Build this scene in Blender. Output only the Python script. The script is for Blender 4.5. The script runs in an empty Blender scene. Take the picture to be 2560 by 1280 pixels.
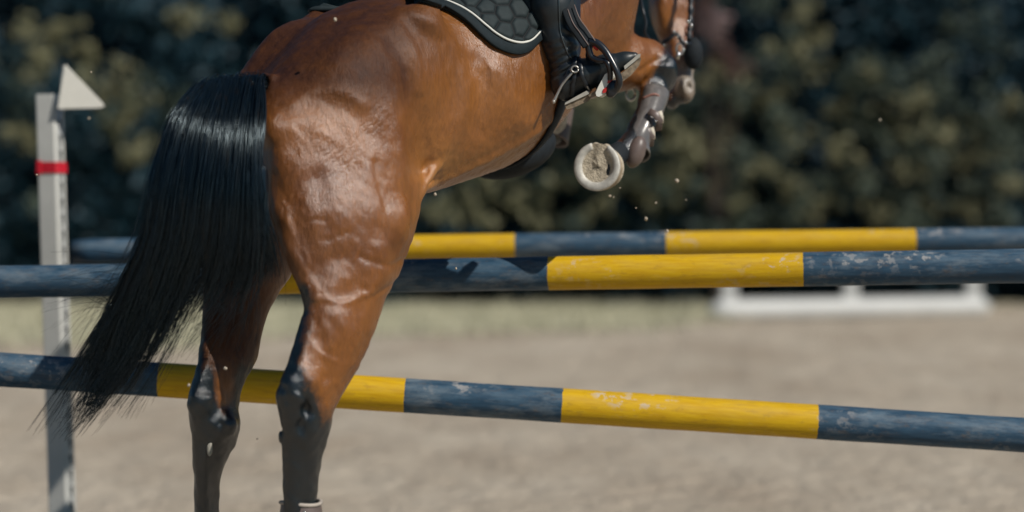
import bpy, math, random
import numpy as np
from mathutils import Vector, Matrix
random.seed(7); rng = np.random.default_rng(11)
SC = bpy.context.scene
COL = SC.collection
# ------------------------------------------------------------------ camera
H = 1.25                      # camera height (m)
FPX = 5880.0; CX = 1280.0; HY = 530.0   # focal length and horizon in photo pixels (2560 x 1280)
cd = bpy.data.cameras.new('camera'); cam = bpy.data.objects.new('camera', cd); COL.objects.link(cam)
cam.location = (0, 0, H); cam.rotation_euler = (math.radians(90), 0, 0)
cd.sensor_width = 36.0; cd.lens = FPX/2560*36
cd.shift_y = -(640-HY)/2560
cd.clip_start = 0.1; cd.clip_end = 400
cd.dof.use_dof = True; cd.dof.focus_distance = 6.45; cd.dof.aperture_fstop = 1.25
cd.dof.aperture_blades = 0
SC.camera = cam
# ------------------------------------------------------------------ sky, sun, exposure
SUN = Vector((0.53, -0.47, 0.66)).normalized()
elev = math.asin(SUN.z); azim = math.atan2(SUN.x, SUN.y)
w = bpy.data.worlds.new('World'); SC.world = w; w.use_nodes = True
nt = w.node_tree; bg = nt.nodes['Background']
sky = nt.nodes.new('ShaderNodeTexSky'); sky.sky_type = 'NISHITA'; sky.sun_disc = False
sky.sun_elevation = elev; sky.sun_rotation = azim
tint = nt.nodes.new('ShaderNodeMix'); tint.data_type = 'RGBA'; tint.blend_type = 'MULTIPLY'; tint.inputs['Factor'].default_value = 1; tint.inputs['B'].default_value = (.62, 1.0, 1.22, 1)
nt.links.new(sky.outputs[0], tint.inputs['A']); nt.links.new(tint.outputs['Result'], bg.inputs[0]); bg.inputs[1].default_value = 0.038
sl = bpy.data.lights.new('sun', 'SUN'); sun = bpy.data.objects.new('sun', sl); COL.objects.link(sun)
sl.energy = 4.4; sl.angle = math.radians(0.5); sl.color = (1.0, 0.93, 0.84)
sun.rotation_euler = SUN.to_track_quat('Z', 'Y').to_euler(); sun.location = (3, -3, 8)
SC.view_settings.view_transform = 'Standard'; SC.view_settings.look = 'None'
SC.view_settings.gamma = 1; SC.view_settings.exposure = 0.0
SC.cycles.use_denoising = True
SC.cycles.max_bounces = 6

# ------------------------------------------------------------------ helpers
def P(px, py, d):
    """world point seen at photo pixel (px, py) at distance d in front of the camera"""
    return np.array([(px-CX)*d/FPX, d, H+(HY-py)*d/FPX])
def sp(n=1): return None
class MB:
    def __init__(s): s.v = []; s.f = []
    def add(s, vs, fs):
        b = len(s.v); s.v += [tuple(map(float, q)) for q in vs]; s.f += [tuple(b+i for i in q) for q in fs]
    def box(s, c, size, R=None, bev=0.0):
        c = np.array(c, float); h = np.array(size, float)/2
        R = np.eye(3) if R is None else np.array(R)
        if bev <= 0:
            vs = [c+R@(h*np.array(q)) for q in ((-1,-1,-1),(1,-1,-1),(1,1,-1),(-1,1,-1),(-1,-1,1),(1,-1,1),(1,1,1),(-1,1,1))]
            s.add(vs, [(0,3,2,1),(4,5,6,7),(0,1,5,4),(1,2,6,5),(2,3,7,6),(3,0,4,7)])
        else:
            # octagonal-section box: chamfered vertical edges plus chamfered ends
            ring = []
            for sx, sy in ((1,1),(-1,1),(-1,-1),(1,-1)):
                a = (sx*(h[0]-bev), sy*h[1]); b = (sx*h[0], sy*(h[1]-bev))
                ring += [b, a] if sx*sy > 0 else [a, b]
            lv = []
            for z, k in ((-h[2], bev), (-h[2]+bev, 0), (h[2]-bev, 0), (h[2], bev)):
                for x, y in ring:
                    lv.append(c+R@np.array([x-math.copysign(min(k, abs(x)), x)*1.0 if k else x, y-math.copysign(min(k, abs(y)), y) if k else y, z]))
            fs = [tuple(range(7, -1, -1)), tuple(range(24, 32))]
            for l in range(3):
                for i in range(8): fs.append((l*8+i, l*8+(i+1) % 8, (l+1)*8+(i+1) % 8, (l+1)*8+i))
            s.add(lv, fs)
    def tube(s, pts, rad, n=8, caps=True, flat=1.0, up=None):
        pts = [np.array(p, float) for p in pts]; m = len(pts)
        if np.isscalar(rad): rad = [rad]*m
        vs = []; u = None
        for i in range(m):
            t = pts[min(i+1, m-1)]-pts[max(i-1, 0)]; t = t/(np.linalg.norm(t)+1e-12)
            if up is not None: u = np.array(up, float)
            if u is None:
                u = np.array([0, 0, 1.]) if abs(t[2]) < .9 else np.array([1., 0, 0])
            u = u-t*np.dot(u, t); u /= np.linalg.norm(u)+1e-12
            w_ = np.cross(t, u)
            for k in range(n):
                a = 2*math.pi*k/n
                vs.append(pts[i]+rad[i]*(math.cos(a)*u*flat+math.sin(a)*w_))
        fs = []
        for i in range(m-1):
            for k in range(n): fs.append((i*n+k, i*n+(k+1) % n, (i+1)*n+(k+1) % n, (i+1)*n+k))
        if caps: fs += [tuple(range(n-1, -1, -1)), tuple((m-1)*n+k for k in range(n))]
        s.add(vs, fs)
    def strap(s, pts, width, thick, normal):
        """flat strap: ribbon of given width/thickness, normal(s) = facing direction"""
        pts = [np.array(p, float) for p in pts]; m = len(pts); vs = []
        for i in range(m):
            t = pts[min(i+1, m-1)]-pts[max(i-1, 0)]; t = t/(np.linalg.norm(t)+1e-12)
            nn = np.array(normal if np.ndim(normal) == 1 else normal[i], float)
            nn = nn-t*np.dot(nn, t); nn /= np.linalg.norm(nn)
            w_ = np.cross(t, nn); wd = width if np.isscalar(width) else width[i]
            for a, b in ((-1, .3), (-.85, 1), (.85, 1), (1, .3), (1, -1), (-1, -1)):
                vs.append(pts[i]+w_*a*wd/2+nn*b*thick/2)
        fs = []
        for i in range(m-1):
            for k in range(6): fs.append((i*6+k, i*6+(k+1) % 6, (i+1)*6+(k+1) % 6, (i+1)*6+k))
        fs += [tuple(range(5, -1, -1)), tuple((m-1)*6+k for k in range(6))]
        s.add(vs, fs)
    def ball(s, c, r, n=10, R=None):
        r = np.array([r]*3 if np.isscalar(r) else r, float); c = np.array(c, float); R = np.eye(3) if R is None else R
        vs = [c+R@(r*np.array([0, 0, 1.]))]; fs = []
        m = n//2
        for i in range(1, m):
            for k in range(n):
                a = math.pi*i/m; b = 2*math.pi*k/n
                vs.append(c+R@(r*np.array([math.sin(a)*math.cos(b), math.sin(a)*math.sin(b), math.cos(a)])))
        vs.append(c+R@(r*np.array([0, 0, -1.])))
        for k in range(n): fs.append((0, 1+k, 1+(k+1) % n))
        for i in range(m-2):
            for k in range(n): fs.append((1+i*n+k, 1+(i+1)*n+k, 1+(i+1)*n+(k+1) % n, 1+i*n+(k+1) % n))
        L = len(vs)-1
        for k in range(n): fs.append((L, 1+(m-2)*n+(k+1) % n, 1+(m-2)*n+k))
        s.add(vs, fs)
def smooth_path(pts, n):
    """Catmull-Rom resample of a polyline (any dimension)"""
    p = np.array(pts, float); m = len(p)
    ext = np.vstack([2*p[0]-p[1], p, 2*p[-1]-p[-2]])
    t = np.linspace(0, m-1-1e-9, n); i = t.astype(int); f = (t-i)[:, None]
    a, b, c, d = ext[i], ext[i+1], ext[i+2], ext[i+3]
    return .5*((2*b)+(-a+c)*f+(2*a-5*b+4*c-d)*f**2+(-a+3*b-3*c+d)*f**3)
def empty(name, loc, label, cat, group=None):
    o = bpy.data.objects.new(name, None); COL.objects.link(o); o.location = loc; o.empty_display_size = .1
    o['label'] = label; o['category'] = cat
    if group: o['group'] = group
    return o
def wloc(o):
    v = np.zeros(3)
    while o is not None: v += np.array(o.location); o = o.parent
    return v
def build(name, mb, mat, parent=None, smooth=True, origin=None, label=None, angle=None, attrs=None):
    """link a collected mesh as ONE object; its origin is the parent's (or its own base)"""
    if isinstance(mb, MB): v = np.array(mb.v, float); f = mb.f
    else: v, f = mb
    if parent is not None: org = wloc(parent)
    elif origin is not None: org = np.array(origin, float)
    else: org = np.zeros(3)
    me = bpy.data.meshes.new(name)
    me.from_pydata((v-org).tolist(), [], f if isinstance(f, list) else f.tolist())
    me.materials.append(mat); me.update()
    if smooth:
        me.polygons.foreach_set('use_smooth', [True]*len(me.polygons))
        if angle is not None:
            try: me.set_sharp_from_angle(angle=math.radians(angle))
            except Exception: pass
    if attrs:
        for k, arr in attrs.items():
            at = me.attributes.new(k, 'FLOAT', 'POINT'); at.data.foreach_set('value', np.asarray(arr, np.float32))
    o = bpy.data.objects.new(name, me); COL.objects.link(o)
    if parent is not None: o.parent = parent
    else: o.location = org
    if label: o['label'] = label
    return o
def tag(o, label=None, cat=None, group=None, kind=None):
    if label: o['label'] = label
    if cat: o['category'] = cat
    if group: o['group'] = group
    if kind: o['kind'] = kind
    return o
# ------------------------------------------------------------------ materials
class NM:
    """tiny node-material helper"""
    def __init__(s, name, rough=.6, spec=.5, metal=0., coat=0., sheen=0.):
        s.m = bpy.data.materials.new(name); s.m.use_nodes = True; s.nt = s.m.node_tree
        s.b = s.nt.nodes['Principled BSDF']
        s.b.inputs['Roughness'].default_value = rough
        s.b.inputs['Specular IOR Level'].default_value = spec
        s.b.inputs['Metallic'].default_value = metal
        s.b.inputs['Coat Weight'].default_value = coat
        s.b.inputs['Sheen Weight'].default_value = sheen
    def n(s, t, **kw):
        nd = s.nt.nodes.new(t)
        for k, v in kw.items(): setattr(nd, k, v)
        return nd
    def l(s, a, b): s.nt.links.new(a, b)
    def coord(s, kind='Object', scale=(1, 1, 1), rot=(0, 0, 0), loc=(0, 0, 0)):
        tc = s.n('ShaderNodeTexCoord'); mp = s.n('ShaderNodeMapping')
        mp.inputs['Scale'].default_value = scale; mp.inputs['Rotation'].default_value = rot; mp.inputs['Location'].default_value = loc
        s.l(tc.outputs[kind], mp.inputs['Vector']); return mp.outputs[0]
    def noise(s, vec, scale, detail=4, rough=.55, dist=0.):
        t = s.n('ShaderNodeTexNoise'); t.inputs['Scale'].default_value = scale; t.inputs['Detail'].default_value = detail
        t.inputs['Roughness'].default_value = rough; t.inputs['Distortion'].default_value = dist
        if vec is not None: s.l(vec, t.inputs['Vector'])
        return t.outputs['Fac']
    def ramp(s, fac, stops):
        r = s.n('ShaderNodeValToRGB'); e = r.color_ramp.elements
        while len(e) < len(stops): e.new(.5)
        for q, (p, c) in zip(e, stops):
            q.position = p; q.color = (c, c, c, 1) if np.isscalar(c) else (*c, 1)
        s.l(fac, r.inputs[0]); return r.outputs[0]
    def mix(s, fac, a, b, mode='MIX'):
        m = s.n('ShaderNodeMix', data_type='RGBA', blend_type=mode)
        for sock, v in ((m.inputs['Factor'], fac), (m.inputs['A'], a), (m.inputs['B'], b)):
            if hasattr(v, 'links'): s.l(v, sock)
            elif np.isscalar(v): sock.default_value = v
            else: sock.default_value = (*v, 1)
        return m.outputs['Result']
    def math(s, op, a, b=0., clamp=False):
        m = s.n('ShaderNodeMath', operation=op, use_clamp=clamp)
        for sock, v in ((m.inputs[0], a), (m.inputs[1], b)):
            if hasattr(v, 'links'): s.l(v, sock)
            else: sock.default_value = v
        return m.outputs[0]
    def attr(s, name):
        a = s.n('ShaderNodeAttribute'); a.attribute_name = name; return a.outputs['Fac']
    def color(s, c):
        if hasattr(c, 'links'): s.l(c, s.b.inputs['Base Color'])
        else: s.b.inputs['Base Color'].default_value = (*c, 1)
        return s
    def bump(s, h, strength=.3, dist=.01, prev=None):
        b = s.n('ShaderNodeBump'); b.inputs['Strength'].default_value = strength; b.inputs['Distance'].default_value = dist
        s.l(h, b.inputs['Height'])
        if prev is not None: s.l(prev, b.inputs['Normal'])
        s.l(b.outputs[0], s.b.inputs['Normal']); return b.outputs[0]
def simple(name, c, rough=.5, spec=.5, metal=0., var=.15, scale=30, bump=.1, coat=0., dist=.002):
    m = NM(name, rough, spec, metal, coat)
    v = m.coord(); n = m.noise(v, scale, 5)
    c = np.array(c, float)
    m.color(m.ramp(n, [(.3, tuple(c*(1-var))), (.7, tuple(np.minimum(c*(1+var), 1)))]))
    if bump: m.bump(m.noise(v, scale*3, 4), bump, dist)
    return m.m
# ------------------------------------------------------------------ signed-distance modelling
def smin(a, b, k):
    h = np.clip(.5+.5*(b-a)/k, 0, 1); return b*(1-h)+a*h-k*h*(1-h)
def smax(a, b, k): return -smin(-a, -b, k)
def cone(p, a, b, r1, r2):
    a = np.asarray(a); ba = np.asarray(b)-a; pa = p-a
    h = np.clip((pa@ba)/(ba@ba), 0, 1)
    q = pa-h[:, None]*ba
    return np.sqrt((q*q).sum(1))-(r1+(r2-r1)*h)
def chain(p, pts, rs, k=.02):
    d = cone(p, pts[0], pts[1], rs[0], rs[1])
    for i in range(1, len(pts)-1): d = smin(d, cone(p, pts[i], pts[i+1], rs[i], rs[i+1]), k)
    return d
def ell(p, c, r, R=None):
    q = p-np.asarray(c)
    if R is not None: q = q@np.asarray(R)      # columns of R = local axes
    r = np.asarray(r, float)
    k0 = np.sqrt(((q/r)**2).sum(1)); k1 = np.sqrt(((q/(r*r))**2).sum(1))+1e-9
    return k0*(k0-1)/k1
def sdf_mesh(F, lo, hi, h, project=2, margin=1.6):
    """polygonise F<0 on a sparse grid (surface nets), then pull vertices onto the surface"""
    lo = np.array(lo, float); hi = np.array(hi, float); B = 8
    nb = np.ceil((hi-lo)/(h*B)).astype(int)
    ii = np.stack(np.meshgrid(*[np.arange(n) for n in nb], indexing='ij'), -1).reshape(-1, 3)
    cen = lo+(ii+.5)*B*h
    d = F(cen); keep = np.abs(d) < B*h*.87*margin
    N = nb*B+1
    G = np.full(tuple(N), 1.0, np.float32)
    ins = ii[~keep & (d < 0)]
    for b in ins: G[b[0]*B:b[0]*B+B+1, b[1]*B:b[1]*B+B+1, b[2]*B:b[2]*B+B+1] = -1
    act = ii[keep]
    loc = np.stack(np.meshgrid(*[np.arange(B+1)]*3, indexing='ij'), -1).reshape(-1, 3)
    for s in range(0, len(act), 400):
        a = act[s:s+400]
        pts = lo+h*(a[:, None, :]*B+loc[None]).reshape(-1, 3)
        val = F(pts).reshape(len(a), B+1, B+1, B+1)
        for b, vv in zip(a, val): G[b[0]*B:b[0]*B+B+1, b[1]*B:b[1]*B+B+1, b[2]*B:b[2]*B+B+1] = vv
    S = G < 0
    c = [S[i:N[0]-1+i, j:N[1]-1+j, k:N[2]-1+k] for i in (0, 1) for j in (0, 1) for k in (0, 1)]
    any_ = np.logical_or.reduce(c); all_ = np.logical_and.reduce(c)
    cells = np.argwhere(any_ & ~all_)
    idx = np.full((N[0]-1, N[1]-1, N[2]-1), -1, np.int64); idx[tuple(cells.T)] = np.arange(len(cells))
    acc = np.zeros((len(cells), 3)); cnt = np.zeros(len(cells))
    corners = [(i, j, k) for i in (0, 1) for j in (0, 1) for k in (0, 1)]
    for a in range(8):
        for b in range(a+1, 8):
            ca, cb = np.array(corners[a]), np.array(corners[b])
            if np.abs(ca-cb).sum() != 1: continue
            va = G[tuple((cells+ca).T)]; vb = G[tuple((cells+cb).T)]
            m = (va < 0) != (vb < 0)
            t = np.where(m, va/(va-vb+1e-20), 0)
            acc += np.where(m[:, None], ca+t[:, None]*(cb-ca), 0); cnt += m
    V = lo+h*(cells+acc/cnt[:, None])
    quads = []
    for ax in range(3):
        o1, o2 = [(1, 2), (2, 0), (0, 1)][ax]
        sl0 = [slice(1, N[q]-1) for q in range(3)]; sl0[ax] = slice(0, N[ax]-1)
        sl1 = list(sl0); sl1[ax] = slice(1, N[ax])
        A = S[tuple(sl0)]; Bv = S[tuple(sl1)]
        off = np.array([1, 1, 1]); off[ax] = 0
        e = np.argwhere(A != Bv)+off
        if not len(e): continue
        inv = S[tuple(e.T)]
        e1 = np.zeros(3, int); e1[o1] = 1; e2 = np.zeros(3, int); e2[o2] = 1
        q = np.stack([idx[tuple((e-e1-e2).T)], idx[tuple((e-e2).T)], idx[tuple(e.T)], idx[tuple((e-e1).T)]], 1)
        q[~inv] = q[~inv][:, ::-1]
        quads.append(q)
    Q = np.concatenate(quads); Q = Q[(Q >= 0).all(1)]
    for _ in range(project):
        f0 = F(V); g = grad(F, V); V = V-np.clip(f0, -h, h)[:, None]*g
    return V, Q
def grad(F, V, e=.002):
    g = np.stack([F(V+np.eye(3)[i]*e)-F(V-np.eye(3)[i]*e) for i in range(3)], 1)
    return g/(np.linalg.norm(g, axis=1)[:, None]+1e-9)
def march(F, px, py, d0=5.2, d1=8.6):
    """first surface point of F along the sight line through (px, py)"""
    o = np.array([0, 0, H]); dirv = P(px, py, 1.0)-o; L = np.linalg.norm(dirv); t = d0
    for _ in range(400):
        v = F((o+dirv*t)[None])[0]
        if v < 5e-4: break
        t += max(v, .0006)*.7/L
        if t > d1: return None
    return o+dirv*t
# ------------------------------------------------------------------ the horse
DOCK = P(655, 205, 6.15)
HA = math.radians(50)
AX = np.array([math.cos(HA), math.sin(HA), 0.]); RT = np.array([math.sin(HA), -math.cos(HA), 0.]); UZ = np.array([0, 0, 1.])
def HP(s, t, z): return np.array([DOCK[0], DOCK[1], 0])+AX*s+RT*t+UZ*(z+H-1.15)
def tab(xs, ys, x):
    """smooth table lookup"""
    key = (tuple(xs), tuple(ys))
    if key not in tab.c:
        pts = smooth_path(np.stack([np.array(xs, float), np.array(ys, float)], 1), 40*len(xs))
        tab.c[key] = pts[np.argsort(pts[:, 0])]
    t = tab.c[key]
    return np.interp(x, t[:, 0], t[:, 1])
tab.c = {}
OZ = H-1.15
TS = [-.06, 0, .1, .2, .3, .4, .55, .7, .9, 1.1, 1.25, 1.36, 1.46, 1.54]
TT = [1.36, 1.455, 1.535, 1.61, 1.69, 1.735, 1.75, 1.80, 1.90, 2.01, 2.09, 2.10, 2.06, 1.95]
TBm = [1.36, 1.34, 1.29, 1.25, 1.22, 1.20, 1.195, 1.225, 1.275, 1.355, 1.49, 1.61, 1.72, 1.85]
TW = [.03, .09, .17, .215, .235, .245, .245, .265, .28, .25, .215, .19, .14, .05]
TT = [v+OZ for v in TT]; TBm = [v+OZ for v in TBm]
def sst(x, a, b):
    t = np.clip((x-a)/(b-a), 0, 1); return t*t*(3-2*t)
def f_trunk(p):
    q = p-DOCK; s = q@AX; t = q@RT; z = p[:, 2]
    zt = tab(TS, TT, s); zb = tab(TS, TBm, s); hw = np.maximum(tab(TS, TW, s), .02)
    zc = (zt+zb)/2; hh = np.maximum((zt-zb)/2, .02)
    zz = (z-zc)
    # belly rounder than the back: widest point a little below the middle
    n = 2.25
    keel = np.where(zz < 0, sst(s, .85, 1.1)*.30*np.clip(-zz/hh, 0, 1), 0)
    a = (np.abs(t)/(hw*(1-keel)))**n+(np.abs(zz)/hh)**n
    k = a**(1/n)
    d = (k-1)*np.minimum(hw, hh)
    return smax(smax(d, s-1.55, .05), -.08-s, .05)
def leg_loft(p, st, ang=HA, topcap=.05):
    """st rows: (photo y, left x, right x, distance, thickness ratio)"""
    st = np.array(st, float)
    z = H+(HY-st[:, 0])*st[:, 3]/FPX
    cx = ((st[:, 1]+st[:, 2])/2-CX)*st[:, 3]/FPX
    W = (st[:, 2]-st[:, 1])/2*st[:, 3]/FPX; q = st[:, 4]
    ca, sa = math.cos(ang), math.sin(ang)
    a = W/np.sqrt(ca*ca+sa*sa*q*q)
    o = np.argsort(z); zs = z[o]
    pz = p[:, 2]
    def T(v):
        return tab(zs, v[o], pz)
    X, Y, A, Q = T(cx), T(st[:, 3]), np.maximum(T(a), .01), T(q)
    dx = p[:, 0]-X; dy = p[:, 1]-Y
    u = dx*ca+dy*sa; v = dx*sa-dy*ca; B = A*Q
    k0 = np.sqrt((u/A)**2+(v/B)**2); k1 = np.sqrt((u/A**2)**2+(v/B**2)**2)+1e-9
    d = k0*(k0-1)/k1
    d = np.where(k0 < .05, -B, d)
    return smax(smax(d, pz-zs[-1], topcap), zs[0]-pz, .02)
RLEG = [(60, 800, 960, 6.42, .6), (150, 730, 1010, 6.37, .58), (250, 690, 1035, 6.32, .60), (350, 668, 1050, 6.27, .62), (450, 664, 1052, 6.23, .62),
        (520, 672, 1047, 6.19, .60), (580, 690, 1032, 6.16, .58), (640, 710, 1010, 6.13, .57), (700, 736, 982, 6.10, .57), (745, 757, 962, 6.08, .58),
        (790, 767, 948, 6.06, .56), (840, 760, 930, 6.04, .52), (900, 740, 903, 6.02, .48), (950, 715, 877, 6.0, .46), (985, 703, 856, 5.99, .48),
        (1030, 703, 832, 5.99, .58), (1080, 708, 824, 6.0, .68), (1130, 710, 808, 6.01, .72), (1190, 712, 797, 6.02, .72), (1250, 713, 792, 6.03, .74),
        (1300, 708, 798, 6.04, .85), (1340, 700, 806, 6.05, .9), (1375, 708, 798, 6.06, .9)]
LLEG = [(60, 700, 810, 6.54, .6), (150, 630, 790, 6.50, .58), (300, 545, 760, 6.44, .58), (450, 505, 760, 6.40, .58), (560, 505, 752, 6.38, .56), (640, 512, 738, 6.36, .56),
        (690, 515, 722, 6.34, .58), (740, 515, 690, 6.33, .56), (790, 512, 664, 6.31, .55), (850, 508, 648, 6.29, .52), (900, 505, 638, 6.27, .5), (950, 492, 612, 6.25, .5),
        (990, 482, 597, 6.24, .52), (1030, 477, 594, 6.24, .6), (1070, 480, 599, 6.24, .66), (1110, 486, 588, 6.25, .7), (1150, 486, 568, 6.26, .72), (1200, 489, 551, 6.27, .74),
        (1250, 490, 547, 6.28, .76), (1300, 489, 550, 6.29, .85), (1350, 484, 556, 6.30, .9)]
# fore limb joints
ELB = P(1440, 175, 7.05); KNE = P(1650, 172, 7.22); KN2 = P(1668, 182, 7.2); CAN = P(1628, 255, 7.12); FET = P(1578, 366, 7.0)
LEL = HP(1.38, -.14, 1.62); LKN = P(1478, 165, 7.5); LFE = P(1386, 335, 7.42)
SHO = HP(1.30, .13, 1.86)
NB = HP(1.32, 0, 1.95); NT_ = P(1640, -300, 7.72)
def F_horse(p):
    d = f_trunk(p)
    # gluteals: two rounded masses either side of the spine, and the points of the hips
    Rg = np.stack([AX, RT, UZ], 1)
    cr = .42; sr = math.sin(.42); cr = math.cos(.42)
    A2 = AX*cr+UZ*sr; U2 = -AX*sr+UZ*cr; Rp = np.stack([A2, RT, U2], 1)
    d = smin(d, ell(p, HP(.30, .125, 1.50), (.25, .14, .17), Rp), .04)
    d = smin(d, ell(p, HP(.34, -.10, 1.50), (.21, .115, .15), Rp), .04)
    for t in (.215, -.215): d = smin(d, ell(p, HP(.41, t*.95, 1.675), (.05, .03, .04), Rp), .06)
    # legs
    r = leg_loft(p, RLEG); l = leg_loft(p, LLEG)
    # muscle relief on the right haunch: biceps femoris bulge, ischium, stifle and hock bones
    r = smin(r, ell(p, P(925, 400, 6.17), (.09, .06, .17)), .06)
    r = smin(r, ell(p, P(985, 560, 6.14), (.035, .04, .05)), .05)
    r = smin(r, ell(p, P(860, 600, 6.12), (.085, .05, .11)), .05)
    # tendon grooves above the hock
    r = smax(r, -cone(p, P(800, 850, 5.93), P(775, 985, 5.88), .010, .012), .03)
    r = smin(r, cone(p, P(772, 800, 6.0), P(718, 985, 5.95), .012, .020), .03)
    r = smin(r, ell(p, P(726, 1000, 5.97), (.022, .03, .035)), .03)
    r = smin(r, ell(p, P(792, 1020, 6.0), (.028, .04, .045)), .03)
    r = smin(r, ell(p, P(762, 1075, 5.98), (.022, .03, .06)), .025)
    r = smax(r, -ell(p, P(765, 1015, 5.925), (.006, .02, .02)), .022)
    r = smax(r, -ell(p, P(755, 1062, 5.93), (.008, .014, .014)), .02)
    r = smin(r, cone(p, P(730, 1100, 5.98), P(730, 1290, 6.0), .018, .018), .02)
    r = smin(r, ell(p, P(702, 1093, 5.99), (.006, .009, .016)), .006)
    # same on the left leg
    l = smin(l, cone(p, P(522, 880, 6.22), P(492, 1010, 6.17), .012, .022), .03)
    l = smax(l, -cone(p, P(556, 915, 6.16), P(545, 1000, 6.13), .008, .012), .025)
    l = smin(l, ell(p, P(570, 1062, 6.2), (.024, .03, .03)), .03)
    l = smin(l, ell(p, P(508, 1020, 6.18), (.022, .03, .035)), .025)
    l = smax(l, -ell(p, P(563, 1045, 6.155), (.012, .014, .012)), .014)
    l = smin(l, cone(p, P(507, 1120, 6.22), P(507, 1290, 6.25), .014, .016), .03)
    hind = smin(r, l, .012)
    kk = .022+.05*sst(p[:, 2], H+.06, H+.22)*sst(-((p-DOCK)@AX), -.42, -.30)
    d = smin(d, hind, kk)
    d = smin(d, cone(p, P(690, 222, 6.26), P(618, 224, 6.20), .024, .012), .02)
    d = smin(d, chain(p, [P(662, 188, 6.20), P(682, 198, 6.17), P(684, 225, 6.15), P(672, 262, 6.15)], [.008, .012, .011, .006], .01), .012)
    # skin fold from flank to stifle
    d = smin(d, cone(p, P(1098, 385, 6.42), P(1049, 488, 6.30), .010, .006), .02)
    d = smin(d, cone(p, P(1082, 455, 6.5), P(1052, 478, 6.32), .014, .008), .02)
    # shoulders, chest, fore limbs, neck
    for t, sh, el_ in ((1, SHO, ELB), (-1, HP(1.30, -.13, 1.86), LEL)):
        d = smin(d, ell(p, HP(1.22, .15*t, 1.83), (.14, .09, .23), Rp), .05)
        d = smin(d, cone(p, sh, el_, .105, .085), .05)
    d = smin(d, ell(p, P(1485, 70, 7.02), (.08, .08, .12)), .04)
    fore = chain(p, [ELB, P(1540, 150, 7.12), P(1612, 160, 7.2), P(1644, 184, 7.2)], [.092, .090, .070, .058], .03)
    fore = smin(fore, ell(p, P(1662, 172, 7.17), (.035, .045, .045)), .02)
    fore = smin(fore, chain(p, [P(1640, 195, 7.2), CAN, P(1600, 320, 7.05), FET], [.055, .036, .031, .036], .02), .02)
    fore = smin(fore, chain(p, [FET, P(1545, 385, 6.96)], [.034, .032], .02), .02)
    d = smin(d, fore, .03)
    lf = chain(p, [LEL, P(1470, 160, 7.42), LKN], [.09, .06, .045], .03)
    lf = smin(lf, chain(p, [LKN, P(1418, 250, 7.46), LFE], [.04, .028, .034], .02), .015)
    d = smin(d, lf, .03)
    nk = chain(p, [NB, P(1470, -130, 7.4), P(1560, -290, 7.6), NT_], [.19, .15, .12, .10], .08)
    nk = smax(nk, np.abs((p-NB)@RT)-.16, .08)
    d = smin(d, nk, .06)
    hd = chain(p, [NT_, P(1672, -80, 7.66), P(1682, 20, 7.62), P(1691, 100, 7.58), P(1705, 150, 7.54), P(1702, 225, 7.50)], [.10, .095, .062, .046, .038, .038], .03)
    hd = smin(hd, ell(p, P(1655, 15, 7.58), (.035, .07, .09)), .03)
    hd = smin(hd, ell(p, P(1712, 222, 7.48), (.030, .045, .045)), .02)
    hd = smin(hd, ell(p, P(1680, 250, 7.50), (.024, .035, .030)), .012)
    hd = smax(hd, -ell(p, P(1724, 216, 7.44), (.009, .02, .016)), .012)
    hd = smax(hd, -cone(p, P(1694, 190, 7.445), P(1703, 255, 7.455), .008, .010), .008)
    d = smin(d, hd, .03)
    return d
VH, QH = sdf_mesh(F_horse, (-1.0, 5.65, .3), (.85, 8.4, 2.75), .0072)
# coat pattern and painted shade attributes, from positions on the body
def blob(V, c, r, p=2.0):
    r = np.asarray([r]*3 if np.isscalar(r) else r, float)
    return np.exp(-((np.abs((V-c)/r)**2).sum(1))**(p/2))
def sstep(x, a, b):
    t = np.clip((x-a)/(b-a), 0, 1); return t*t*(3-2*t)
Xv, Yv, Zv = VH.T
tv = (VH-DOCK)@RT; sv = (VH-DOCK)@AX
isR = tv > 0
zR = lambda py, d=6.08: H+(HY-py)*d/FPX
black = np.zeros(len(VH))
hind = (sv < .45)
# right leg: black below the hock, running up the back of the gaskin
xl = np.interp(Zv, [zR(1080), zR(1000), zR(900), zR(800), zR(720), zR(690)], [(835-CX)*6.08/FPX, (815-CX)*6.08/FPX, (772-CX)*6.08/FPX, (785-CX)*6.08/FPX, (790-CX)*6.08/FPX, (730-CX)*6.08/FPX])
mR = sstep(xl-Xv, -.035, .040)*sstep(zR(690)-Zv, -.02, .05)
mR = np.maximum(mR, sstep(zR(1040)-Zv, -.08, .06))
black = np.where(hind & isR, np.maximum(black, mR), black)
mL = sstep(zR(905, 6.25)-Zv, -.05, .05)*(1-blob(VH, P(563, 960, 6.2), (.026, .08, .075), 3))
mL = np.maximum(mL, sstep((530-CX)*6.3/FPX-Xv, -.02, .03)*sstep(zR(800, 6.3)-Zv, -.1, .05))
black = np.where(hind & ~isR, np.maximum(black, mL), black)
# fore limb: black from the knee down; muzzle dark
kv = (VH-P(1622, 188, 7.2))
black = np.maximum(black, sstep(kv@np.array([.89, 0, -.46]), -.02, .03)*(Yv > 6.7)*(Yv < 7.38)*(Zv < 1.9)*(1-sstep((VH-P(1672, 160, 7.3))@np.array([.89, 0, -.2]), .02, .05)*(Yv > 7.33))*(sv > 1.1))
black = np.maximum(black, sstep(.06-np.sqrt(((VH-P(1700, 270, 7.50))**2).sum(1)), -.03, .03))
lfm = np.minimum(np.sqrt(((VH-LFE)**2).sum(1)), np.sqrt(((VH-(LKN+LFE)/2)**2).sum(1))); black = np.maximum(black, sstep(.14-lfm, 0, .05)*(tv < -.02))
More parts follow.
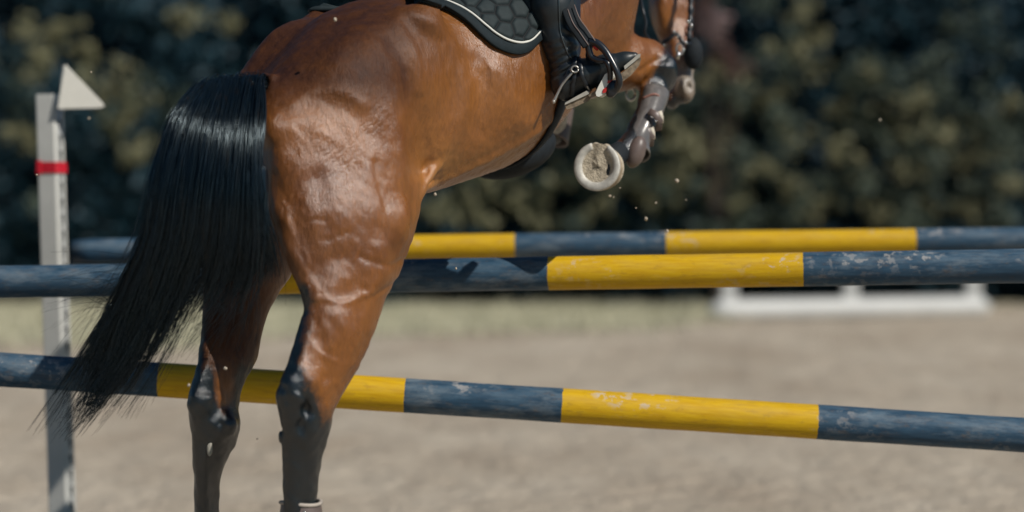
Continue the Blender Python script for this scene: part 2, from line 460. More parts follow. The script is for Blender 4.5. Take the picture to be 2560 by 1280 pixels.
# darker chocolate croup, paler flank and belly; lower haunch and thigh shade painted in as dark
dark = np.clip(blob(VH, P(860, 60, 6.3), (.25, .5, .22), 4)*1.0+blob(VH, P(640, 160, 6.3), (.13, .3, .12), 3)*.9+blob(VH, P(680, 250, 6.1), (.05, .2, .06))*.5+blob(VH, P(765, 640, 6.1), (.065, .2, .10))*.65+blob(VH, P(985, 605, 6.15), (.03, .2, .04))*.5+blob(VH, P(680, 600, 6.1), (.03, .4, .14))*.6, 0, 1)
dark = np.maximum(dark, blob(VH, P(560, 720, 6.3), (.16, .2, .3), 4)*.95)  # shade over the left upper leg, painted into the coat
dark = np.maximum(dark, .85*(sv > 1.45)*(Zv > 1.82)*(tv < .12)*sstep(sv, 1.45, 1.6)*(Yv < 7.4))
zb_ = [H+(HY-y)*6.25/FPX for y in (330, 300, 170, 80, 20, -60)]
xb_ = [(x-CX)*6.25/FPX for x in (1056, 1056, 1046, 1003, 978, 940)]
cro = sstep(np.interp(Zv, zb_, xb_)-Xv, -.012, .035)*sstep(Zv, zb_[0]+.01, H+(HY-200)*6.25/FPX)*(sv < .75)
dark = np.maximum(dark, cro*.92)
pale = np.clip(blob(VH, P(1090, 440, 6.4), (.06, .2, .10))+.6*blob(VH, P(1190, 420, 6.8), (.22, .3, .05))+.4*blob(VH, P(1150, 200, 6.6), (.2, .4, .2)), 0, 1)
grey = np.clip(blob(VH, P(1718, 200, 7.48), (.050, .18, .085), 4), 0, 1)*(1-sstep(.045-np.sqrt(((VH-P(1690, 268, 7.48))**2).sum(1)), -.02, .02))*(sv > 1.5)
black = np.maximum(black, blob(VH, P(1688, 268, 7.48), (.05, .1, .032), 4)*(sv > 1.5))
wr = np.clip(blob(VH, P(862, 240, 6.15), (.045, .3, .022))+blob(VH, P(945, 300, 6.15), (.04, .3, .06))*.6+blob(VH, P(800, 330, 6.1), (.03, .3, .025))*.7+blob(VH, P(840, 400, 6.1), (.06, .3, .05))*.7, 0, 1)
# veins and creases as real relief
def ridge(V, pts, r, amp):
    pts = smooth_path(pts, 24); out = np.zeros(len(V))
    lo = pts.min(0)-3*r-.02; hi = pts.max(0)+3*r+.02; lo[1] -= .2; hi[1] += .2
    m = ((V > lo) & (V < hi)).all(1); W = V[m]
    dm = np.full(len(W), 9.)
    for i in range(len(pts)-1):
        a, b = pts[i, [0, 2]], pts[i+1, [0, 2]]; q = W[:, [0, 2]]; ba = b-a
        h = np.clip(((q-a)@ba)/(ba@ba+1e-12), 0, 1); dm = np.minimum(dm, np.sqrt((((q-a)-h[:, None]*ba)**2).sum(1)))
    out[m] = amp*np.exp(-(dm/r)**2); return out
disp = np.zeros(len(VH))
def relief(pts, r, amp, d=6.1):
    global disp
    disp = disp+ridge(VH, [P(x, y, d) for x, y in pts], r, amp)*(tv > 0)
relief([(690, 325), (790, 318), (885, 360), (930, 470), (955, 590), (950, 680)], .045, .013)
relief([(720, 500), (760, 590), (795, 660)], .065, -.030)
relief([(990, 60), (1038, 140), (1050, 230)], .016, .006, 6.3)
relief([(935, 410), (945, 470), (962, 520)], .010, -.004)
relief([(690, 300), (700, 380), (715, 440)], .022, .004)
relief([(800, 450), (830, 560), (850, 640)], .028, -.008)
relief([(735, 262), (790, 228), (860, 232), (905, 262)], .020, .006)
relief([(760, 330), (800, 310), (850, 330)], .018, -.004)
relief([(985, 110), (1035, 220), (1052, 330), (1050, 430)], .024, -.010, 6.3)
relief([(1005, 40), (1090, 90), (1150, 180), (1165, 270), (1125, 360), (1080, 440)], .024, .009, 6.5)
relief([(1245, 200), (1270, 250), (1300, 310)], .04, .012, 6.8)
relief([(1185, 170), (1205, 230), (1200, 330)], .03, -.008, 6.7)
relief([(1010, 60), (1080, 70), (1130, 120)], .03, .008, 6.5)
relief([(850, 780), (885, 840), (880, 900)], .022, .006)
relief([(800, 760), (815, 850), (830, 930)], .016, -.004)
relief([(945, 620), (955, 680), (920, 730)], .020, .006)
relief([(880, 640), (900, 690), (880, 725)], .022, -.005)
relief([(752, 800), (735, 880), (718, 950)], .010, .003, 6.0)
relief([(790, 800), (770, 900), (752, 970)], .010, -.004, 6.0)
relief([(735, 1130), (738, 1200), (735, 1260)], .008, .002, 6.0)
relief([(762, 1120), (765, 1200), (762, 1260)], .008, -.0025, 6.0)
for (x, y, x2, y2, r, a) in ((722, 968, 724, 995, .013, -.007), (771, 1015, 772, 1035, .010, -.007), (752, 1062, 758, 1076, .011, -.006), (748, 1105, 752, 1118, .010, -.005),
    (748, 980, 772, 1002, .008, .004), (762, 900, 784, 955, .007, .004), (745, 900, 752, 920, .012, .004), (785, 1045, 788, 1075, .010, .005), (758, 1036, 764, 1042, .008, .004), (795, 965, 800, 1000, .010, -.004), (760, 1140, 764, 1240, .009, .003)):
    relief([(x, y), ((x+x2)/2, (y+y2)/2), (x2, y2)], r, a, 6.0)
for (x, y, x2, y2, r, a) in ((510, 1022, 520, 1038, .013, -.007), (558, 1056, 566, 1072, .009, -.008), (495, 985, 530, 992, .010, .005), (530, 1050, 538, 1062, .010, .005), (553, 1088, 558, 1096, .009, .004), (525, 900, 505, 960, .009, .004), (543, 925, 560, 1000, .008, .004), (515, 1140, 512, 1240, .008, .003), (535, 1100, 540, 1140, .008, -.004)):
    disp = disp+ridge(VH, [P(x, y, 6.22), P((x+x2)/2, (y+y2)/2, 6.22), P(x2, y2, 6.22)], r, a)*(tv < 0)
def pl(*a): return [P(x, y, 6.1) for x, y in a]
for pts, r, amp in (
    (pl((775, 735), (785, 700), (800, 715), (800, 740)), .005, .004), (pl((790, 742), (830, 745), (870, 752), (930, 730)), .006, .004),
    (pl((912, 745), (912, 715), (930, 740), (960, 722), (985, 700)), .005, -.004), (pl((775, 555), (800, 545), (825, 550)), .005, -.003),
    (pl((820, 598), (850, 592), (880, 580)), .005, -.0025), (pl((905, 640), (935, 655), (965, 662), (1000, 650)), .006, -.004),
    (pl((800, 860), (820, 880), (850, 895)), .005, .003), (pl((768, 680), (775, 640), (765, 625)), .008, .003),
    (pl((700, 500), (720, 520), (716, 560), (740, 590)), .007, .002)):
    disp += ridge(VH, pts, r, amp)*(Yv < 6.35)
for pts, r, amp in (([P(1600, 180, 7.1), P(1640, 150, 7.1), P(1665, 145, 7.1)], .007, -.006), ([P(1640, 165, 7.1), P(1665, 165, 7.1), P(1680, 170, 7.1)], .006, .004),
                    ([P(1390, 295, 7), P(1330, 345, 7), P(1250, 395, 7), P(1170, 430, 6.8), P(1110, 455, 6.6)], .008, .006)):
    disp += ridge(VH, pts, r, amp)*(sv > .5)
def vnoise(V, sc, seed):
    r = np.random.default_rng(seed); out = np.zeros(len(V))
    for k in range(14):
        w = r.normal(size=3); w /= np.linalg.norm(w); out += np.sin(V@w*sc*r.uniform(.6, 1.6)+r.uniform(0, 6.28))
    return out/3.7
disp += .0006*vnoise(VH*np.array([1, 1, .6]), 95, 1)*(tv > -.4)+.0006*vnoise(VH*np.array([1, 1, .7]), 210, 2)
legz = sstep(H-.25-Zv, -.05, .1)*(sv < .45)
disp += .0008*vnoise(VH, 150, 3)*legz
NRM = grad(F_horse, VH); VH = VH+NRM*disp[:, None]

coat = NM('bay_coat', rough=.4, spec=.5, sheen=.0)
co = coat.coord()
big = coat.noise(co, 5, 4, .6); mid = coat.noise(co, 22, 4, .6)
base = coat.ramp(big, [(.3, (.155, .048, .0055)), (.7, (.265, .092, .0115))])
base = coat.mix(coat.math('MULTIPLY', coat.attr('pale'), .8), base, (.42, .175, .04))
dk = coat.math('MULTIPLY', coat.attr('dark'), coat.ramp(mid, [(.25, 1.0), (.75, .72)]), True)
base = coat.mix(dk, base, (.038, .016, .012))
bn = coat.math('ADD', coat.attr('black'), coat.math('MULTIPLY', coat.math('SUBTRACT', coat.noise(co, 42, 7, .75), .5), 1.1))
base = coat.mix(coat.ramp(bn, [(.22, 0.), (.8, 1.)]), base, (.0035, .0078, .011))
base = coat.mix(coat.math('MULTIPLY', coat.attr('grey'), 1.0, True), base, (.27, .23, .185))
fine = coat.noise(coat.coord(scale=(1.0, 1.0, .32), rot=(0, .5, 0)), 120, 5, .8)
rag = coat.noise(coat.coord(scale=(1.0, 1.0, .5), rot=(0, .7, 0)), 52, 8, .7)
base = coat.mix(.55, base, coat.ramp(fine, [(.36, .42), (.64, 1.)]), 'MULTIPLY')
coat.color(base)
coat.l(coat.math('ADD', coat.ramp(coat.noise(co, 9, 4, .6), [(.3, .25), (.7, .36)]), coat.math('SUBTRACT', coat.math('MULTIPLY', coat.attr('dark'), .2), coat.math('MULTIPLY', coat.attr('black'), .11))), coat.b.inputs['Roughness'])
coat.l(coat.math('SUBTRACT', .92, coat.math('MULTIPLY', coat.attr('dark'), .8)), coat.b.inputs['Specular IOR Level'])
coat.b.inputs['Coat Weight'].default_value = .0; coat.b.inputs['Coat Roughness'].default_value = .42
nb_ = coat.bump(coat.noise(co, 7, 2, .4), .15, .03)
nb_ = coat.bump(coat.noise(co, 24, 2, .4), .08, .01, nb_)
wv = coat.n('ShaderNodeTexWave'); wv.bands_direction = 'X'; wv.inputs['Scale'].default_value = 20; wv.inputs['Distortion'].default_value = 9
wv.inputs['Detail'].default_value = 3; wv.inputs['Detail Scale'].default_value = 1.6
coat.l(coat.coord(rot=(0, math.radians(-48), 0)), wv.inputs['Vector'])
nb2 = coat.bump(coat.math('MULTIPLY', wv.outputs['Fac'], coat.attr('wrinkle')), .2, .0035, nb_)
nb3 = coat.bump(rag, .30, .005, nb2)
nb3 = coat.bump(fine, .72, .0035, nb3)
coat.b.inputs['Specular Tint'].default_value = (.95, .97, 1, 1)

horse = empty('horse', (float(DOCK[0])+.6, float(DOCK[1])+.7, 0), 'bay horse with black tail and lower legs leaping over the blue and yellow poles', 'horse')
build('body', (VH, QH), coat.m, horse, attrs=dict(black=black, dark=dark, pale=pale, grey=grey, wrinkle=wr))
M_black = simple('black_leather', (.009, .012, .016), .38, .5, var=.3, scale=40, bump=.15, dist=.003)
M_blackmat = simple('black_cloth', (.008, .012, .016), .8, .3, var=.3, scale=60, bump=.2)
M_steel = simple('polished_steel', (.62, .62, .6), .18, .5, 1.0, var=.1, bump=0)
M_brown = simple('brown_boot_leather', (.115, .088, .080), .42, .5, var=.25, scale=25, bump=.15)

# --- tail -----------------------------------------------------------
guides = [
 [(478, 236, 6.12), (425, 300, 6.02), (380, 450, 5.98), (357, 590, 5.98), (312, 700, 6.0), (262, 800, 6.02), (200, 920, 6.05), (124, 1058, 6.06)],
 [(510, 222, 6.12), (455, 300, 6.0), (418, 450, 5.95), (392, 600, 5.95), (350, 730, 5.97), (300, 850, 6.0), (232, 970, 6.03), (142, 1082, 6.05)],
 [(545, 213, 6.12), (505, 300, 5.98), (475, 450, 5.93), (455, 600, 5.93), (420, 730, 5.96), (360, 860, 5.99), (285, 970, 6.02), (180, 1080, 6.04)],
 [(585, 208, 6.13), (555, 300, 5.98), (530, 450, 5.92), (512, 600, 5.92), (480, 720, 5.95), (430, 830, 5.98), (375, 930, 6.01), (335, 1020, 6.02)],
 [(620, 206, 6.13), (600, 300, 5.99), (585, 450, 5.93), (570, 600, 5.93), (545, 700, 5.96), (500, 780, 5.99), (455, 850, 6.01), (415, 930, 6.02)],
 [(650, 208, 6.14), (640, 300, 6.01), (635, 450, 5.95), (636, 600, 5.95), (622, 680, 5.97), (598, 740, 5.99), (580, 780, 6.0), (565, 820, 6.0)],
 [(662, 214, 6.15), (664, 285, 6.05), (648, 380, 6.0), (656, 490, 5.98), (684, 595, 5.98), (690, 650, 6.0), (676, 700, 6.0), (655, 735, 6.0)]]
G = np.array(guides)
NC = 90
cu = np.sort(rng.random(NC)); cr_ = rng.normal(size=(NC, 6)); cl_ = np.where(cu < .42, rng.uniform(.84, 1.0, NC), rng.uniform(.62, 1.0, NC))
def gpath(u, n=26):
    u = min(max(u, 0), .9999)
    i = min(int(u*(len(G)-1)), len(G)-2); f = u*(len(G)-1)-i
    g = G[i]*(1-f)+G[i+1]*f
    # roots lie behind the crest of the dock, the hair arches over it and falls
    g = np.vstack([[g[0][0]+14, g[0][1]+16, g[0][2]+.05], g])
    return smooth_path(g, n)
cpath = []
for c in range(NC):
    p_ = gpath(cu[c]); t = np.linspace(0, 1, 26); r = cr_[c]
    p_[:, 0] += r[0]*32*t**1.7+np.sin(t*8+r[1]*3)*11*t*(1+abs(r[2]))-14*np.sin(np.clip((t-.45)/.55, 0, 1)*math.pi)*(.5+.5*r[5])
    p_[:, 1] += r[3]*16*t**2
    p_[:, 2] += r[4]*.02*t
    cpath.append(p_)
def add_strands(n, umin, umax, stray, rad, lnr, tight=.8):
    for j in range(n):
        u = umin+(umax-umin)*rng.random(); r = rng.normal(size=7)
        c = int(np.argmin(np.abs(cu-u-r[6]*.006)))
        t = np.linspace(0, 1, 26); w = (tight*(.25*t+.75*sst(t, .35, .85)))[:, None]
        own = gpath(u)
        pts = own*(1-w)+cpath[c]*w
        pts[:, 0] += r[0]*stray*t**1.5+np.sin(t*7+r[1]*3)*r[2]*3.5*t+np.sin(t*19+r[3]*3)*r[4]*1.6*t
        pts[:, 1] += r[3]*stray*.6*t**1.5+r[5]*7*(1-t)**2-12*(1-t)**6*(r[6] > .6)*abs(r[0])
        pts[:, 2] += -abs(r[4])*.018*(1-t)+.014+r[5]*.006*t
        ln = (lnr[0]+(lnr[1]-lnr[0])*rng.random())*(cl_[c] if lnr[1] > .6 else 1)
        k = min(26, max(7, int(26*ln))); q = np.array([P(*a) for a in pts[:k]])
        q = q[rng.integers(0, 4):]; m = len(q); b = sum_[0]
        rr = rad*(1-.6*np.linspace(0, 1, m)**2)
        T = np.gradient(q, axis=0); T /= np.linalg.norm(T, axis=1)[:, None]+1e-9
        s = np.cross(T, [0.1, 1, 0]); s /= np.linalg.norm(s, axis=1)[:, None]+1e-9; q2 = np.cross(T, s)
        V = np.stack([q+rr[:, None]*(math.cos(2.094*a+r[2])*s+math.sin(2.094*a+r[2])*q2) for a in range(3)], 1).reshape(-1, 3); tv_.append(V)
        i = np.arange(m-1)[:, None]*3; a = np.arange(3)[None]
        tf_.append((b+np.stack([i+a, i+(a+1) % 3, i+3+(a+1) % 3, i+3+a], -1)).reshape(-1, 4)); sum_[0] += len(V)
tv_, tf_ = [], []
sum_ = [0]
add_strands(2300, 0, .5, 7, .0010, (.84, 1.0), .86)
add_strands(700, 0, .40, 12, .0009, (.92, 1.08), .8)
add_strands(1500, .45, 1, 9, .0010, (.6, .98), .8)
add_strands(2800, 0, 1, 9, .0011, (.2, .62), .3)
add_strands(700, .85, 1, 10, .0011, (.5, 1.0), .3)
add_strands(900, 0, 1, 26, .0008, (.55, 1.05), .4)
add_strands(260, 0, .8, 55, .0007, (.7, 1.0), .2)
# windblown wisps on the outer side
for j in range(90):
    k = rng.random(); x0 = 355-60*k; y0 = 600+150*k
    e = (150+rng.normal()*35+60*rng.random(), y0+110+rng.normal()*45)
    g = np.array([(440, 420, 5.98), (x0+10, y0-60, 5.98), (x0-25, y0+25, 6.0), ((x0+e[0])/2-10, (y0+e[1])/2+10, 6.02), (e[0], e[1], 6.04)])
    pts = np.array([P(*q) for q in smooth_path(g, 22)]); b = sum_[0]; m = 22
    rr = .0012*(1-.7*np.linspace(0, 1, m)); s = np.array([0, 1., 0]); q = np.array([.6, 0, .8])
    V = np.stack([pts+rr[:, None]*(math.cos(2.094*c)*s+math.sin(2.094*c)*q) for c in range(3)], 1).reshape(-1, 3); tv_.append(V)
    i = np.arange(m-1)[:, None]*3; c = np.arange(3)[None]
    tf_.append((b+np.stack([i+c, i+(c+1) % 3, i+3+(c+1) % 3, i+3+c], -1)).reshape(-1, 4)); sum_[0] += len(V)
for j in range(130):     # lower right wisps
    x0 = 560+rng.random()*100; e = (x0-rng.random()*170-10, 800+rng.random()*110)
    if rng.random() < .3: e = (320+rng.normal()*25, 1000+rng.random()*50); x0 = 470+rng.random()*60
    g = np.array([(x0+10, 480, 5.97), (x0, 640, 5.97), (x0-8, 720, 5.99), ((x0+e[0])/2+6, (730+e[1])/2, 6.0), (e[0], e[1], 6.02)])
    pts = np.array([P(*q) for q in smooth_path(g, 22)]); b = sum_[0]; m = 22
    rr = .0011*(1-.7*np.linspace(0, 1, m)); s = np.array([0, 1., 0]); q = np.array([1., 0, .2])
    V = np.stack([pts+rr[:, None]*(math.cos(2.094*c)*s+math.sin(2.094*c)*q) for c in range(3)], 1).reshape(-1, 3); tv_.append(V)
    i = np.arange(m-1)[:, None]*3; c = np.arange(3)[None]
    tf_.append((b+np.stack([i+c, i+(c+1) % 3, i+3+(c+1) % 3, i+3+c], -1)).reshape(-1, 4)); sum_[0] += len(V)
hair = NM('tail_hair', .27, .8); hv_ = hair.noise(hair.coord(scale=(1, 1, .08)), 60, 3); hair.color(hair.ramp(hv_, [(.4, (.002, .006, .011)), (.62, (.004, .008, .011)), (.8, (.020, .012, .009))])); hair.b.inputs['Specular Tint'].default_value = (.72, .9, 1, 1)
tail = build('tail', (np.concatenate(tv_), np.concatenate(tf_)), hair.m, horse)
# dense inner switch and the tail bone, under the hairs
def F_tail(p):
    d = chain(p, [P(690, 226, 6.24), P(645, 234, 6.17), P(590, 240, 6.13), P(535, 258, 6.09)], [.02, .018, .017, .014], .02)
    d2 = np.full(len(p), 9.)
    for k in (.6, 1.5, 2.5, 3.5, 4.4, 5.3):
        i = int(k); f = k-i; g = G[i]*(1-f)+G[i+1]*f
        n = 6 if k < 2 else 5; n = 4 if k > 5 else n
        d2 = smin(d2, chain(p, [P(*q)+np.array([.0, .05, 0]) for q in g[2:n]], [.026, .030, .014, .004], .03), .03)
    return d2
Vt, Qt = sdf_mesh(F_tail, (-1.15, 5.75, .75), (-.55, 6.35, 1.6), .01, project=1)
build('tail_dock', (Vt, Qt), hair.m, tail)

# --- right fore hoof with its shoe ----------------------------------
HN = np.array([-.33, -.94, .05]); HN /= np.linalg.norm(HN)          # the sole faces this way
HT = np.array([-.14, 0, -1.]); HT -= HN*(HT@HN); HT /= np.linalg.norm(HT)   # towards the toe
HW = np.cross(HN, HT)
HC = P(1494, 417, 6.86)
def hp(a, r, n, k=1.0):
    """point on the sole plane: angle a from the toe, radius r, n out along the sole normal"""
    return HC+(HT*math.cos(a)*r*1.04+HW*math.sin(a)*r*k)+HN*n
SHADE_SIDE = 1 if HW[0] > 0 else -1
def hoof_parts(parent, C, T, Wd, Nn, sc=1.0, dusty=True):
    def q(a, r, n): return C+(T*math.cos(a)*r*1.02+Wd*math.sin(a)*r)*sc+Nn*n*sc
    hoof = MB(); n = 40; rings = [(.0645, 0.0), (.0655, -.006), (.063, -.03), (.059, -.05), (.054, -.068), (.047, -.076), (.04, -.08)]
    vs = []
    for r, z in rings:
        for k in range(n):
            a = 2*math.pi*k/n; rr = r*(1+.01*math.sin(5*a+z*60))
            back = max(0, -math.cos(a))
            vs.append(q(a, rr*(1-.05*back), z*(1-.45*back) if z < -.001 else 0)+T*(-z*.0)+(-Wd*0))
    fs = [(i*n+k, i*n+(k+1) % n, (i+1)*n+(k+1) % n, (i+1)*n+k) for i in range(len(rings)-1) for k in range(n)]
    hoof.add(vs, fs)
    ho = build('hoof', hoof, M_horn, parent)
    # sole: concave, with packed dirt and the frog
    so = MB(); vs = [C-Nn*.008*sc]; m = 14
    for i in range(1, m+1):
        r = .0635*i/m
        for k in range(n):
            a = 2*math.pi*k/n
            h = .007-.004*(1-(i/m)**3)+.0015*math.sin(7*a+i)*math.sin(i*1.7)*(1-i/m)
            dd = abs(((a+math.pi) % (2*math.pi))-math.pi)
            fr = .005*math.exp(-((math.pi-dd)*r/.012)**2)*(1 if r > .004 else .5)
            h += fr if math.cos(a) < .2 else 0
            vs.append(q(a, r, h))
    fs = [(0, 1+k, 1+(k+1) % n) for k in range(n)]+[(1+i*n+k, 1+(i+1)*n+k, 1+(i+1)*n+(k+1) % n, 1+i*n+(k+1) % n) for i in range(m-1) for k in range(n)]
    vs[0] = C-Nn*.002*sc; so.add(vs, fs); build('sole', so, M_dust, ho)
    if dusty:
        dkh = MB(); dkh.ball(C+Wd*.034*sc*SHADE_SIDE+T*.005+Nn*.001, np.array([.008, .004, .026])*sc, 12, R=np.stack([Wd, Nn, T], 1)); build('sole_shade_crescent', dkh, M_blackmat, ho)  # dark crescent added as the shade inside the shoe
    # heel bulbs
    hb = MB()
    for s_ in (-1, 1): hb.ball(q(math.pi-.30*s_, .052, -.010), np.array([.015, .017, .017])*sc, 12)
    build('heel_bulb', hb, M_dust, ho)
    sh = MB(); vs = []; N = 44; A0 = math.radians(158)
    for i in range(N+1):
        a = -A0+2*A0*i/N; wd = .0235*(1-.25*abs(a/A0)**4)
        ro, ri = .0665, .0665-wd
        for r, z in ((ro, .001), (ro, .009), (ro-.003, .0115), (ri+.008, .0115), (ri+.004, .0085), (ri, .006), (ri, .001)): vs.append(q(a, r, z))
    fs = [(i*7+k, i*7+(k+1) % 7, (i+1)*7+(k+1) % 7, (i+1)*7+k) for i in range(N) for k in range(7)]
    fs += [tuple(range(6, -1, -1)), tuple(N*7+k for k in range(7))]
    sh.add(vs, fs); build('horseshoe', sh, M_shoe, ho)
    return ho
M_horn = simple('dusty_horn', (.30, .24, .17), .75, .3, var=.35, scale=45, bump=.3)
M_dust = simple('packed_dust', (.50, .44, .34), .95, .1, var=.3, scale=70, bump=.9, dist=.006)
M_shoe = simple('worn_aluminium_shoe', (.50, .49, .45), .6, .4, .1, var=.2, scale=50, bump=.3)
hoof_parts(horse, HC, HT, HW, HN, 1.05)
# an overreach boot's pale rim shows behind the hoof
bb = MB(); bb.tube(smooth_path([HC-HN*.065+np.array([.004, 0, .012]), P(1540, 388, 6.95), P(1566, 372, 7.0)], 10), np.linspace(.040, .030, 10), 20); build('pastern', bb, M_blackmat, horse)
bb = MB(); bb.tube([HC-HN*.062+(HT*math.cos(a)+HW*math.sin(a))*.056 for a in np.linspace(0, 2*math.pi, 41)], .006, 8); build('coronet', bb, M_dust, horse)
# left fore hoof, tucked, and hind hooves below
hoof_parts(horse, LFE+np.array([-.02, -.06, .05]), np.array([0, .3, -.95]), np.array([1., 0, 0]), np.array([0, -.95, -.3])*1.0, .9, False)
for x, y, d in ((752, 1450, 6.08), (520, 1425, 6.33)):
    hoof_parts(horse, P(x, y, d), AX, RT, -UZ, 1.0)
    pa = MB(); pa.tube([P(x, y-85, d), P(x, y-60, d), P(x, y-25, d)], [.042, .036, .048], 16); build('pastern', pa, M_blackmat, horse)

# --- tendon boot on the right fore ----------------------------------
def sleeve(name, pts, rads, mat, parent, th=.004, n=24, flat=1.0, arc=(0, 360), label=None):
    m = MB(); pts = smooth_path(pts, 14); rads = np.interp(np.linspace(0, 1, 14), np.linspace(0, 1, len(rads)), rads)
    vs = []
    full = arc[1]-arc[0] >= 360
    for i in range(14):
        t = pts[min(i+1, 13)]-pts[max(i-1, 0)]; t /= np.linalg.norm(t)
        u = np.array([0, -1., 0]); u -= t*(u@t); u /= np.linalg.norm(u); v = np.cross(t, u)
        for r in (rads[i], rads[i]+th):
            for k in range(n):
                a = math.radians(arc[0]+(arc[1]-arc[0])*k/(n if full else n-1))
                vs.append(pts[i]+r*(math.cos(a)*u*flat+math.sin(a)*v))
    fs = []; L = 2*n; K = n if full else n-1
    for i in range(13):
        for k in range(K):
            a, b = k, (k+1) % n
            fs.append((i*L+n+a, i*L+n+b, (i+1)*L+n+b, (i+1)*L+n+a)); fs.append((i*L+b, i*L+a, (i+1)*L+a, (i+1)*L+b))
        if not full:
            fs.append((i*L, i*L+n, (i+1)*L+n, (i+1)*L)); fs.append((i*L+n-1, (i+1)*L+n-1, (i+1)*L+L-1, i*L+L-1))
    for e in (0, 13):
        for k in range(K):
            a, b = k, (k+1) % n
            q = (e*L+a, e*L+b, e*L+n+b, e*L+n+a); fs.append(q if e == 0 else q[::-1])
    m.add(vs, fs); return build(name, m, mat, parent, label=label)
M_gloss = NM('glossy_boot_shell', .22, .6); gv = M_gloss.coord()
M_gloss.color(M_gloss.ramp(M_gloss.noise(gv, 30, 5), [(.3, (.085, .08, .078)), (.7, (.15, .14, .135))])); M_gloss.bump(M_gloss.noise(gv, 60), .15, .003); M_gloss = M_gloss.m
tb = sleeve('tendon_boot', [P(1640, 232, 7.13), P(1622, 290, 7.07), P(1594, 350, 7.02), P(1588, 385, 6.99)], [.038, .033, .034, .042], M_gloss, horse)
mb = MB(); mb.ball(P(1590, 380, 6.965), (.028, .028, .050), 16, R=np.array([[.94, 0, .34], [0, 1, 0], [-.34, 0, .94]])); build('fetlock_cup', mb, M_brown, tb)
mb = MB(); path = smooth_path([P(1606, 246, 7.075), P(1640, 236, 7.07), P(1656, 262, 7.09), P(1650, 300, 7.07)], 16); mb.tube(path, .004, 8); build('piping', mb, simple('tan_piping', (.23, .11, .085), .5, bump=0), tb)
for (x, y, s_) in ((1636, 300, 1), (1615, 340, 1)):
    mb = MB(); mb.strap([P(x-14, y-22, 7.015), P(x+4, y-14, 7.005), P(x+14, y+4, 7.01), P(x+10, y+26, 7.03)], .022, .005, (.3, -.95, .1)); so_ = build('boot_strap', mb, M_brown, tb)
    mb = MB(); mb.ball(P(x+3, y+3, 7.0), .004, 8); build('stud', mb, M_steel, so_)
    mb = MB(); mb.strap([P(x+13, y-22, 7.012), P(x+17, y-8, 7.012), P(x+18, y+8, 7.016)], .014, .005, (.3, -.95, .1)); build('pale_tab', mb, simple('pale_tab', (.5, .46, .38), .6), so_)
lb = sleeve('tendon_boot', [P(1402, 268, 7.44), P(1392, 310, 7.43), P(1381, 352, 7.41)], [.038, .042, .047], M_brown, horse)
# hind fetlock boots, just at the lower edge
for (x, y, d) in ((752, 1256, 6.04), (519, 1305, 6.29)):
    hb_ = sleeve('fetlock_boot', [P(x, y, d), P(x+1, y+40, d), P(x, y+95, d)], [.047, .053, .050], M_brown, horse)
    mb = MB(); c = P(x, y, d); mb.tube([c+np.array([.052*math.cos(a), .052*math.sin(a), .003*math.sin(2*a)]) for a in np.linspace(0, 2*math.pi, 25)], .005, 8)
    build('padded_rim', mb, simple('pale_lining', (.35, .31, .27), .8), hb_)
    mb = MB()
    for k in (-.022, -.004, .014): mb.ball(c+np.array([k, -.054, -.018]), .0035, 8)
    build('stud', mb, M_steel, hb_)
# chestnut patch on the left hock
mb = MB(); c = march(F_horse, 524, 1121); mb.ball(c, (.008, .006, .021), 14); build('chestnut', mb, simple('chestnut_horn', (.30, .29, .25), .9, bump=.8, scale=120), horse)
# belly guard of the girth
Rb = np.stack([AX*.94+UZ*.342, RT, -AX*.342+UZ*.94], 1)
def F_guard(p):
    d = ell(p, P(1280, 378, 7.0), (.155, .12, .072), Rb)
    return smax(d, -(F_horse(p)-.001), .003)
Vg, Qg = sdf_mesh(F_guard, (-.4, 6.6, 1.1), (.45, 7.4, 1.5), .007)
build('belly_guard', (Vg, Qg), M_blackmat, horse)
# bridle: cheekpiece, noseband, bit ring, nose pad
br = MB(); br.tube(smooth_path([P(1724, -60, 7.52), P(1727, 0, 7.48), P(1725, 60, 7.46), P(1722, 100, 7.44)], 24), [.0085+.0022*math.sin(i*1.9) for i in range(24)], 8)
bridle = build('bridle', br, M_black, horse)
mb = MB(); mb.ball(P(1733, 133, 7.46), (.032, .03, .052), 18); build('nose_pad', mb, M_blackmat, bridle)
mb = MB(); mb.strap(smooth_path([P(1655, 108, 7.42), P(1672, 98, 7.40), P(1690, 84, 7.40), P(1700, 96, 7.40), P(1708, 110, 7.42)], 12), .012, .005, (0, -1, .2)); mb.strap(smooth_path([P(1700, 96, 7.40), P(1712, 108, 7.40), P(1728, 108, 7.42)], 8), .010, .005, (0, -1, .2)); build('noseband', mb, M_black, bridle)
mb = MB(); mb.strap(smooth_path([P(1716, 60, 7.42), P(1713, 85, 7.42), P(1712, 120, 7.42)], 8), .006, .004, (0, -1, .1)); build('cheek_strap', mb, simple('tan_leather', (.25, .10, .06), .5), bridle)
for x, y, r in ((1685, 80, .006), (1694, 92, .005), (1660, 113, .0045), (1715, 107, .0055), (1721, 54, .007), (1728, 64, .006)):
    mb = MB(); mb.ball(P(x, y, 7.40), r, 10); build('buckle', mb, M_steel, bridle)
mb = MB(); mb.tube([P(1700+9*math.cos(a), 122+14*math.sin(a), 7.41) for a in np.linspace(0, 2*math.pi, 20)], .0035, 6); build('bit_ring', mb, M_steel, bridle)
mb = MB(); mb.tube([P(1698, 130, 7.40), P(1694, 148, 7.40)], .006, 8); build('bit_shank', mb, M_steel, bridle)
mb = MB(); mb.strap(smooth_path([P(1440, -60, 6.9), P(1447, 10, 6.88), P(1443, 55, 6.86)], 8), .008, .004, (0, -1, .2)); build('rein', mb, M_black, bridle)
